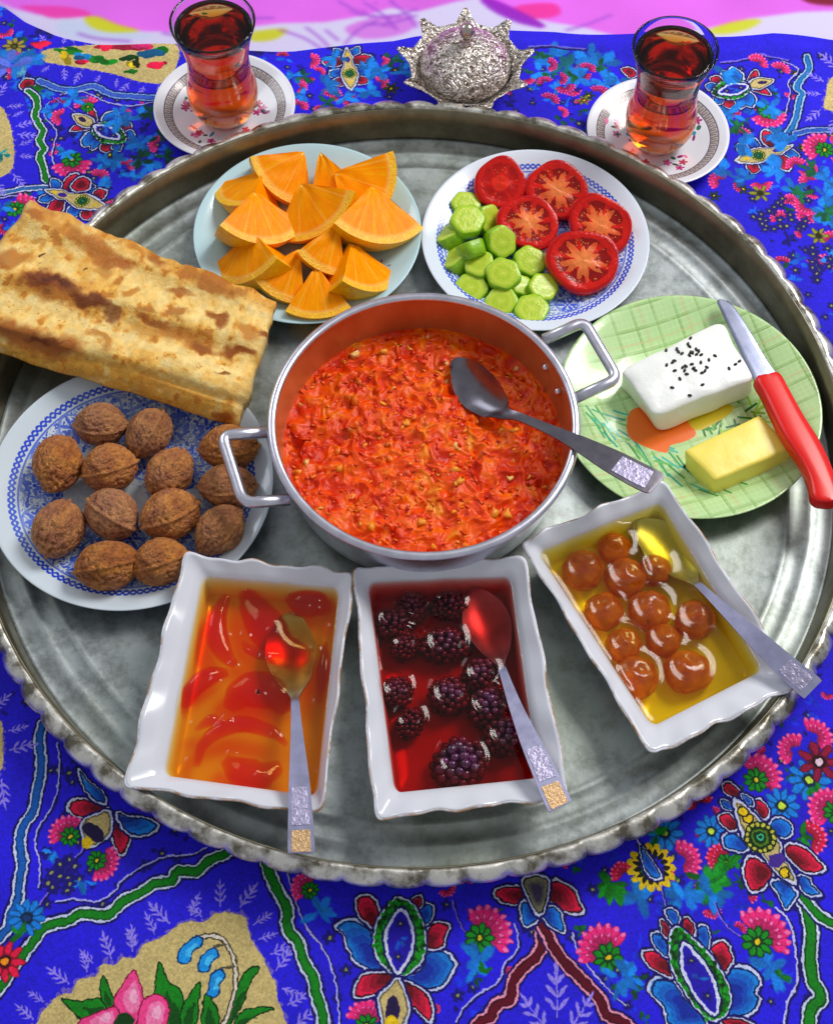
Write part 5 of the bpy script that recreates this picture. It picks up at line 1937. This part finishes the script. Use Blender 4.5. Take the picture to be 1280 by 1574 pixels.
SKIN = simple('tomato_skin', lin((214, 10, 10)), .16, .08, 60, Specular_IOR_Level=.6)
gp = 'tomato halves on the blue lace plate'
for i, (lab, px, py, rx, ry, az, tl, zc, core) in enumerate((
        ('plain red tomato half at the back left with wet smooth face', 769, 281, .0205, .0200, 1.4, .5, .023, False),
        ('tomato half at the back right with pale orange core', 857, 292, .0255, .0225, -.5, .45, .021, True),
        ('tomato half in the middle between cucumbers and back tomatoes', 812, 341, .0240, .0210, -.35, .35, .024, True),
        ('tomato half at the right leaning behind the front one', 922, 346, .0260, .0225, -.9, .5, .023, True),
        ('front tomato half overlapping the right one', 896, 400, .0275, .0240, -.15, .40, .026, True))):
    m = M('tomato_face')
    m.set(Roughness=.2, Specular_IOR_Level=.35)
    m.color(m.image(tomato_img('tomato_face_print', 20 + i * 3, core)))
    m.b.inputs['Subsurface Weight'].default_value = .12
    m.b.inputs['Subsurface Radius'].default_value = (.005, .001, .0005)
    m.bump(m.noise(240, 4), .0012, .6)
    c = U(px, py, zc)
    RM = rotz(az) @ np.eye(3)
    TL = rotm((1, 0, 0), tl)
    prof = [(0, 0), (.2, -.01), (.35, -.02), (.5, -.05), (.62, -.055), (.72, -.02), (.82, 0), (.93, .005), (.975, -.015)]
    irr = lambda R_, Z_, A_: (R_ * (1 + .045 * np.cos(A_ * 3 + i) + .02 * np.cos(A_ * 5 + 2 * i)), Z_ + .02 * np.cos(A_ * 3 + i * 2) * np.sin(R_ * 3) * (R_ < .9))
    V, F = lathe(prof, 60, fn=irr)
    uv = V[:, :2] * .5 + .5
    t = thing('tomato_half', lab, 'tomato', tuple(c), gp)
    def place(V): return (TL @ ((V * np.array([rx, ry, rx])) @ RM.T).T).T + c
    mesh('cut_face', place(V), [f[::-1] for f in F] if False else F, m.m, t, uv=uv)
    V2, F2 = lathe([(.975, -.015), (1.0, -.06), (1.02, -.18), (.97, -.36), (.84, -.53), (.6, -.66), (.3, -.72), (0, -.73)], 60, fn=lambda R_, Z_, A_: (R_ * (1 + .045 * np.cos(A_ * 3 + i) + .02 * np.cos(A_ * 5 + 2 * i)), Z_))
    mesh('skin', place(V2), F2, SKIN, t)

# ------------------------------------------------------------------ cucumbers
_m = M('cucumber_face')
_m.set(Roughness=.25)
vl = _m.n('ShaderNodeVectorMath', operation='LENGTH')
_m.l(_m.coord(), vl.inputs[0])
pt = _m.noise(220, 4, .6)
ad = _m.n('ShaderNodeMath', operation='MULTIPLY_ADD')
ad.inputs[1].default_value = .004
_m.l(pt, ad.inputs[0])
_m.l(vl.outputs['Value'], ad.inputs[2])
_m.color(_m.ramp(_m.mapr(ad.outputs[0], 0, 1, 0, .016), [(.15, (206, 222, 76)), (.45, (180, 210, 46)), (.62, (200, 220, 70)), (.85, (172, 208, 40)), (1, (140, 190, 22))]))
_m.b.inputs['Subsurface Weight'].default_value = .2
_m.b.inputs['Subsurface Radius'].default_value = (.003, .005, .001)
_m.bump(pt, .0012, .6)
CUF = _m.m
CUS = simple('cucumber_side', lin((136, 188, 24)), .3, .2, 150, (300, .0006))


def Tm(x, y): return (630 + x * .2969, 210 + y * .2969)
gp = 'peeled cucumber slices on the blue lace plate'
cuc = [('pale cucumber slice lowest at the back under the smooth green one', (290, 345), .0110, .2, .1, .013),
       ('cucumber slice nearest the left rim of the lace plate', (190, 490), .0115, -.4, -.5, .014),
       ('smooth green cucumber slice lying on top at the back of the pile', (300, 425), .0130, .15, .1, .024),
       ('cucumber slice squeezed against the plain red tomato', (418, 425), .0110, .5, .6, .016),
       ('cucumber slice standing on edge across the middle of the pile', (305, 548), .0110, -1.0, -.35, .020),
       ('cucumber slice left under the one standing on edge', (218, 620), .0115, -.3, -.6, .013),
       ('cucumber slice facing the plain middle tomato half', (480, 545), .0118, .6, .35, .020),
       ('cucumber slice in the middle of the pile below the edge standing one', (355, 650), .0118, .1, -.15, .018),
       ('cucumber slice touching the front tomato and the middle tomato', (622, 640), .0118, .3, .1, .016),
       ('bright cucumber slice at the front centre of the pile', (482, 705), .0128, .25, -.05, .020),
       ('small cucumber slice half hidden between the front slices', (580, 765), .0085, .2, .3, .012),
       ('cucumber slice at the front left resting on the lace pattern', (313, 780), .0125, .2, -.1, .012),
       ('cucumber slice at the front close to the pan rim', (470, 850), .0122, .2, -.15, .012),
       ('cucumber slice below the front tomato half', (692, 775), .0115, .2, .25, .013),
       ('thick cucumber slice foremost beside the pan handle', (630, 890), .0130, .1, 0, .013)]
for i, (lab, (x, y), r, tx, ty, zc) in enumerate(cuc):
    px, py = Tm(x, y)
    c = U(px, py, zc + .002)
    hgt = .0125
    fc = lambda R_, Z_, A_: (R_ * (1 + .045 * np.cos(A_ * 6 + i) + .04 * np.cos(A_ * 2 + i * 2)), Z_)
    V, F = lathe([(0, .0002), (.35 * r, .0003), (.75 * r, 0), (.95 * r, -.0001), (r, -.0008), (r * 1.02, -hgt * .5), (r, -hgt), (.6 * r, -hgt - .0004), (0, -hgt - .0004)], 48, fn=fc)
    mi = [0 if min(f) < 3 * 48 else 1 for f in F]
    RM = rotm((1, 0, 0), tx) @ rotm((0, 1, 0), ty) @ rotz(i * 1.3)
    tag(mesh('cucumber_slice', V @ RM.T + c, F, [CUF, CUS], loc=tuple(c), mi=mi), lab, 'cucumber slice', gp)


# ------------------------------------------------------------------ cheese, butter, knife
def block(name, label, cat, top4, zt, bot4, zb, mat, bulge, seed, rough=.0006, nn=26, rnd=.12):
    qt = U([p[0] for p in top4], [p[1] for p in top4], zt)
    qb = U([p[0] for p in bot4], [p[1] for p in bot4], zb)
    ft, fb = quadmap(qt), quadmap(qb)
    v, f = None, None
    bm = bmesh.new()
    bmesh.ops.create_cube(bm, size=2)
    bmesh.ops.subdivide_edges(bm, edges=bm.edges[:], cuts=nn, use_grid_fill=True)
    v = np.array([q.co[:] for q in bm.verts])
    f = [tuple(q.index for q in ff.verts) for ff in bm.faces]
    bm.free()
    e = v.copy()
    L = 1 - rnd
    d = e - np.clip(e, -L, L)
    dl = np.linalg.norm(d, axis=1)
    mx = np.max(np.abs(d), axis=1)
    k = dl > 1e-9
    e[k] = np.clip(e, -L, L)[k] + d[k] / dl[k][:, None] * mx[k][:, None]
    s, t, w = e[:, 0] * .5 + .5, .5 - e[:, 1] * .5, e[:, 2] * .5 + .5
    P = fb(s, t) * (1 - w[:, None]) + ft(s, t) * w[:, None]
    P[:, 2] += bulge * (1 - e[:, 0] ** 2) * (1 - e[:, 1] ** 2) * w
    P += rough * np.stack([nz(P, 70, seed), nz(P, 70, seed + 4), nz(P, 70, seed + 8)], -1) * (w[:, None] > .02)
    c = P.mean(0)
    return tag(mesh(name, P, f, mat, loc=(c[0], c[1], zb)), label, cat), BVHTree.FromPolygons([tuple(p) for p in P], f)


CHEESE = simple('white_cheese', (.93, .95, .92), .3, .015, 90, (140, .0005))
_m = CHEESE.node_tree.nodes['Principled BSDF']
_m.inputs['Subsurface Weight'].default_value = .25
_m.inputs['Subsurface Radius'].default_value = (.006, .006, .005)
zb = .0045
_, bvh = block('cheese_block', 'smooth white cheese block sprinkled with black seeds on the green plate', 'cheese',
               [(953, 567), (1108, 492), (1158, 581), (1003, 638)], .0295, [(950, 590), (1112, 515), (1160, 606), (1015, 667)], zb, CHEESE, .0024, 2, .0011, 26, .20)
BUTTER = simple('yellow_butter', (.98, .80, .13), .3, .03, 60, (90, .0003))
_m = BUTTER.node_tree.nodes['Principled BSDF']
_m.inputs['Subsurface Weight'].default_value = .2
_m.inputs['Subsurface Radius'].default_value = (.006, .004, .001)
block('butter_block', 'yellow butter block beside the cheese on the green plate', 'butter',
      [(1051, 692), (1167, 638), (1218, 688), (1098, 738)], .024, [(1051, 718), (1168, 662), (1216, 715), (1095, 767)], zb, BUTTER, .0006, 5, .0004, 16, .07)
seedpx = [(485, 278), (498, 302), (612, 245), (600, 272), (607, 283), (548, 295), (556, 308), (572, 316), (612, 310), (622, 312), (607, 325), (638, 296), (650, 304), (662, 322), (726, 326), (698, 346), (840, 352), (822, 366), (792, 386), (536, 350), (528, 358), (500, 370), (618, 366), (660, 358), (538, 396), (576, 380), (584, 395), (594, 412), (626, 384), (634, 394), (688, 380), (680, 396), (666, 406), (562, 434), (526, 476), (668, 462), (608, 512), (640, 320), (590, 375)]
SEED = simple('black_seed', (.012, .011, .012), .35, .3, 300)
v0, f0 = ico(2)
sv = v0 * np.array([.0017, .00105, .0009])
sme = bpy.data.meshes.new('nigella_seed')
sme.from_pydata(sv.tolist(), [], f0)
sme.polygons.foreach_set('use_smooth', [True] * len(sme.polygons))
sme.materials.append(SEED)
for i, (x, y) in enumerate(seedpx):
    o3 = Vector(CAM)
    q = U(860 + x * .328, 440 + y * .328, 0)
    hit = bvh.ray_cast(o3, (Vector(q) - o3).normalized())
    if hit[0] is None: continue
    o = bpy.data.objects.new('nigella_seed', sme)
    C.objects.link(o)
    o.location = hit[0] + hit[1] * .0004
    o.rotation_euler = (0, 0, rng.uniform(0, 6.3))
    tag(o, 'tiny black seed lying on top of the white cheese block', 'seed', 'black seeds on the cheese')
o = bpy.data.objects.new('nigella_seed', sme)
C.objects.link(o)
w = U(1053, 716, .0052)
o.location = w
tag(o, 'stray black seed on the green plate at the butter corner', 'seed', 'black seeds on the cheese')


def slab(outline_px, z, thick, nround=4, dome=.0):
    """outline (px + z per point) -> rounded solid"""
    P = np.array([U(a, b, zz) for (a, b), zz in zip(outline_px, z)])
    c = P.mean(0)
    nrm = np.array([0, 0, 1.0])
    loops = []
    prof = [(1.0 - .0, -.5), (1.0, .1), (.97, .32), (.88, .46), (.5, .5 + dome), (.02, .5 + dome)]
    prof = [(.0, -.5), (.9, -.5), (.98, -.38)] + prof[1:-1] + [(0.0, .5 + dome)]
    # inset along local width: shrink toward spine
    d = P - c
    ax = np.linalg.svd(d[:, :2] - d[:, :2].mean(0))[2][0]
    ax3 = np.array([ax[0], ax[1], 0])
    al = d @ ax3
    sp = c + np.outer(al * .97, ax3)
    # keep slope of the spine in z
    A_ = np.polyfit(al, d[:, 2], 1)
    sp[:, 2] = c[2] + np.polyval(A_, al)
    for k, h in prof:
        q = sp + (P - sp) * k
        q[:, 2] += h * thick
        loops.append(q)
    V = np.concatenate(loops)
    N = len(P)
    return V, grid_faces(len(loops), N, False, True)


kn = thing('table_knife', 'table knife with red plastic handle resting on the cheese plate', 'knife', tuple(U(1180, 585, .03)))
bl_px = smooth_pts([(1101, 463), (1112, 461), (1126, 470), (1150, 505), (1175, 548), (1194, 579), (1176, 584), (1160, 586), (1146, 562), (1124, 515), (1107, 478)], 4)
zs = [np.interp(b, [460, 585], [.024, .0265]) for a, b in bl_px]
V, F = slab(bl_px, zs, .0014)
_m = M('mirror_blade_steel')
_m.set(Metallic=1.0, Roughness=.24)
_m.color(_m.ramp(_m.noise(50, 3), [(.3, (136, 142, 168)), (.7, (166, 172, 196))]))
mesh('blade', V, F[::-1], _m.m, kn, autosmooth=.5)
hd_px = smooth_pts([(1158, 586), (1176, 581), (1196, 578), (1212, 604), (1232, 640), (1256, 678), (1274, 715), (1288, 760), (1284, 775), (1262, 777), (1246, 770), (1240, 742), (1226, 712), (1202, 676), (1184, 640), (1170, 610)], 4)
zs = [np.interp(b, [580, 775], [.0275, .0365]) for a, b in hd_px]
V, F = slab(hd_px, zs, .011, dome=.06)
mesh('handle', V, F, simple('red_plastic', (.80, .006, .004), .28, .05, 60, Specular_IOR_Level=.5), kn)

# ------------------------------------------------------------------ flat bread
A0, B0_, D0, C0 = np.array((46., 306)), np.array((424., 463)), np.array((367., 655)), np.array((-96., 512))


def bpx(u, v):
    u = np.asarray(u)[..., None]
    v = np.asarray(v)[..., None]
    return (A0 * (1 - u) + B0_ * u) * (1 - v) + (C0 * (1 - u) + D0 * u) * v


nu, nv_ = 110, 64
us = np.linspace(0, 1, nu)
vs = np.linspace(0, 1, nv_)
Ug, Vg = np.meshgrid(us, vs, indexing='ij')
PX = bpx(Ug, Vg)
# ragged outline
rg = value_noise(nu, nv_, 9, 31, 3) - .5
PX[..., 0] += (np.abs(Ug - .5) > .47) * rg * 14
PX[..., 1] += (Vg < .04) * rg * 16 + (Vg > .97) * rg * 8
zbm = .037 - .012 * Ug
top = np.interp(vs, [0, .04, .12, .3, .45, .62, .78, .86, .92, .96, 1], [.006, .010, .0135, .0165, .0165, .018, .0165, .0135, .0095, .006, .001])
lump = value_noise(nu, nv_, 14, 33, 4) - .5
flute = .0034 * np.sin(Vg * 17 + 2.2 * Ug + 1.5 * lump)
Zb = zbm + top[None] + .011 * lump * np.clip(1.1 - Vg, .2, 1) + flute * (Vg < .85)
endk = np.clip(np.minimum(Ug, 1 - Ug) / .06, 0, 1) ** .5
Zb = zbm + (Zb - zbm) * (.5 + .5 * endk)
Pb = U(PX[..., 0], PX[..., 1], Zb)
low = Pb.copy()
low[..., 2] = zbm - .001
# pull underside inwards a little
rows = np.concatenate([Pb, low[:, ::-1]], 1)
F = grid_faces(nu, 2 * nv_, False, True)
Vv = rows.reshape(-1, 3)
m2 = 2 * nv_
for i0, fl in ((0, False), (nu - 1, True)):
    for j in range(nv_ - 1):
        a, b, c, d = i0 * m2 + j, i0 * m2 + j + 1, i0 * m2 + (m2 - 2 - j), i0 * m2 + (m2 - 1 - j)
        F.append((a, b, c, d) if fl else (d, c, b, a))
uvb = np.concatenate([np.stack([Ug, Vg], -1), np.stack([Ug, Vg], -1)[:, ::-1]], 1)
# print of scorch marks, laid out along the loaf
bw, bh = 1000, 520
uu, vv = np.meshgrid((np.arange(bw) + .5) / bw, (np.arange(bh) + .5) / bh)
bp = bpx(uu, vv)
nA = value_noise(bh, bw, 60, 41, 4) - .5
nB = value_noise(bh, bw, 60, 42, 4) - .5
nC = value_noise(bh, bw, 130, 43, 4)
nD = value_noise(bh, bw, 16, 44, 3)
bp = bp + np.stack([nA, nB], -1) * 34
col = np.array((246, 208, 126), np.float32) + (nC[..., None] - .5) * np.array((50, 70, 90), np.float32)
gold = np.clip((nC - .52) * 6, 0, 1)[..., None] * .6
col = col * (1 - gold) + np.array((224, 158, 50)) * gold
fg = np.clip((vv - .80) / .08, 0, 1)[..., None] * (.25 + .5 * nC[..., None])
col = col * (1 - fg) + np.array((214, 148, 40)) * fg
bg_ = np.clip((.12 - vv) / .1, 0, 1)[..., None] * .7
col = col * (1 - bg_) + np.array((216, 150, 54)) * bg_
pale = np.clip(1 - np.abs(vv - .62 - .05 * nA) / .06, 0, 1)[..., None] * .5
col = col * (1 - pale) + np.array((246, 222, 158)) * pale
nE = value_noise(bh, bw, 34, 47, 4)
nF = value_noise(bh, bw, 9, 48, 2)
k = (np.clip((nE - .56) * 9, 0, 1) * .55)[..., None]
col = col * (1 - k) + np.array((222, 150, 44)) * k
k = (np.clip((nE - .68) * 12, 0, 1) * .6)[..., None]
col = col * (1 - k) + np.array((176, 98, 26)) * k
k = (np.clip((.40 - nE) * 9, 0, 1) * .5)[..., None]
col = col * (1 - k) + np.array((248, 224, 160)) * k
k = (np.clip((nF - .80) * 12, 0, 1) * .5)[..., None]
col = col * (1 - k) + np.array((150, 84, 24)) * k
for x, y, rx, ry, an, c, al in (
        (250, 420, 190, 62, 14, (176, 100, 26), .8), (200, 390, 115, 38, 8, (118, 52, 10), .95), (400, 470, 120, 38, 30, (112, 50, 10), .95), (250, 392, 70, 16, 10, (84, 34, 6), .7), (520, 530, 40, 30, 30, (120, 56, 14), .7),
        (60, 285, 78, 32, 5, (186, 112, 36), .8), (90, 610, 150, 56, 8, (168, 92, 26), .85), (250, 680, 140, 62, 12, (160, 84, 20), .9), (210, 640, 80, 18, 10, (110, 50, 10), .7),
        (460, 640, 62, 30, 35, (190, 120, 44), .8), (710, 560, 90, 30, 22, (156, 82, 20), .9), (660, 620, 90, 42, 15, (206, 140, 48), .7), (830, 640, 130, 45, 18, (180, 106, 28), .75), (900, 700, 60, 24, 10, (146, 76, 18), .85),
        (1070, 712, 84, 28, 5, (150, 74, 18), .9), (960, 540, 62, 30, 22, (140, 68, 14), .9), (1100, 600, 52, 36, 30, (186, 116, 34), .8), (1180, 612, 46, 20, 12, (140, 70, 16), .85), (810, 440, 80, 22, 8, (166, 92, 26), .85),
        (600, 430, 38, 18, 4, (190, 120, 40), .8), (440, 245, 80, 40, 32, (178, 100, 26), .85), (520, 310, 92, 34, 12, (170, 92, 24), .85), (340, 180, 70, 44, 35, (188, 112, 34), .85), (240, 110, 90, 30, 20, (204, 134, 44), .7),
        (170, 85, 50, 26, 35, (176, 100, 30), .8), (160, 195, 36, 20, 0, (204, 140, 50), .8), (700, 275, 56, 36, 40, (166, 90, 24), .85), (610, 235, 40, 20, 20, (190, 118, 36), .7), (850, 350, 60, 26, 25, (180, 106, 30), .8), (960, 390, 70, 26, 25, (176, 100, 28), .8), (1060, 440, 60, 22, 25, (186, 110, 30), .7),
        (470, 350, 60, 30, 20, (200, 130, 44), .7), (990, 798, 50, 8, -8, (120, 60, 14), .8), (700, 850, 150, 30, 12, (198, 126, 30), .6), (1010, 980, 40, 30, 0, (160, 80, 16), .8), (790, 505, 36, 18, 0, (176, 104, 34), .8), (180, 278, 14, 8, 0, (90, 44, 10), .9), (390, 328, 12, 8, 0, (90, 44, 10), .9)):
    cx_, cy_ = x * .34375, 300 + y * .34375
    an = math.radians(an)
    dx, dy = bp[..., 0] - cx_, bp[..., 1] - cy_
    e = np.hypot((dx * math.cos(an) + dy * math.sin(an)) / (rx * .34375), (-dx * math.sin(an) + dy * math.cos(an)) / (ry * .34375))
    k = (np.clip((1.2 - e) / .60, 0, 1) * al * (.72 + .5 * nD))[..., None].clip(0, 1)
    col = col * (1 - k) + np.array(c, np.float32) * k
col *= (.90 + .2 * nD)[..., None]
bcv = Canvas(0, 0, 1, bh / bw, bw, (0, 0, 0))
bcv.a = np.ascontiguousarray(col[:bcv.h, :bcv.w]).astype(np.float32) / 255
_m = M('baked_flat_bread')
_m.set(Roughness=.55, Specular_IOR_Level=.35)
_m.color(_m.image(bcv.image('bread_scorch')))
_m.b.inputs['Subsurface Weight'].default_value = .08
_m.b.inputs['Subsurface Radius'].default_value = (.004, .002, .001)
bb = _m.bump(_m.noise(90, 5, .65), .0022, .8)
_m.bump(_m.noise(420, 4, .7), .0007, .7, bb)
cb = Pb.mean((0, 1))
tag(mesh('flat_bread', Vv, F, _m.m, loc=tuple(cb), uv=uvb.reshape(-1, 2)), 'golden folded flatbread with brown scorched patches leaning on the tray rim', 'bread')
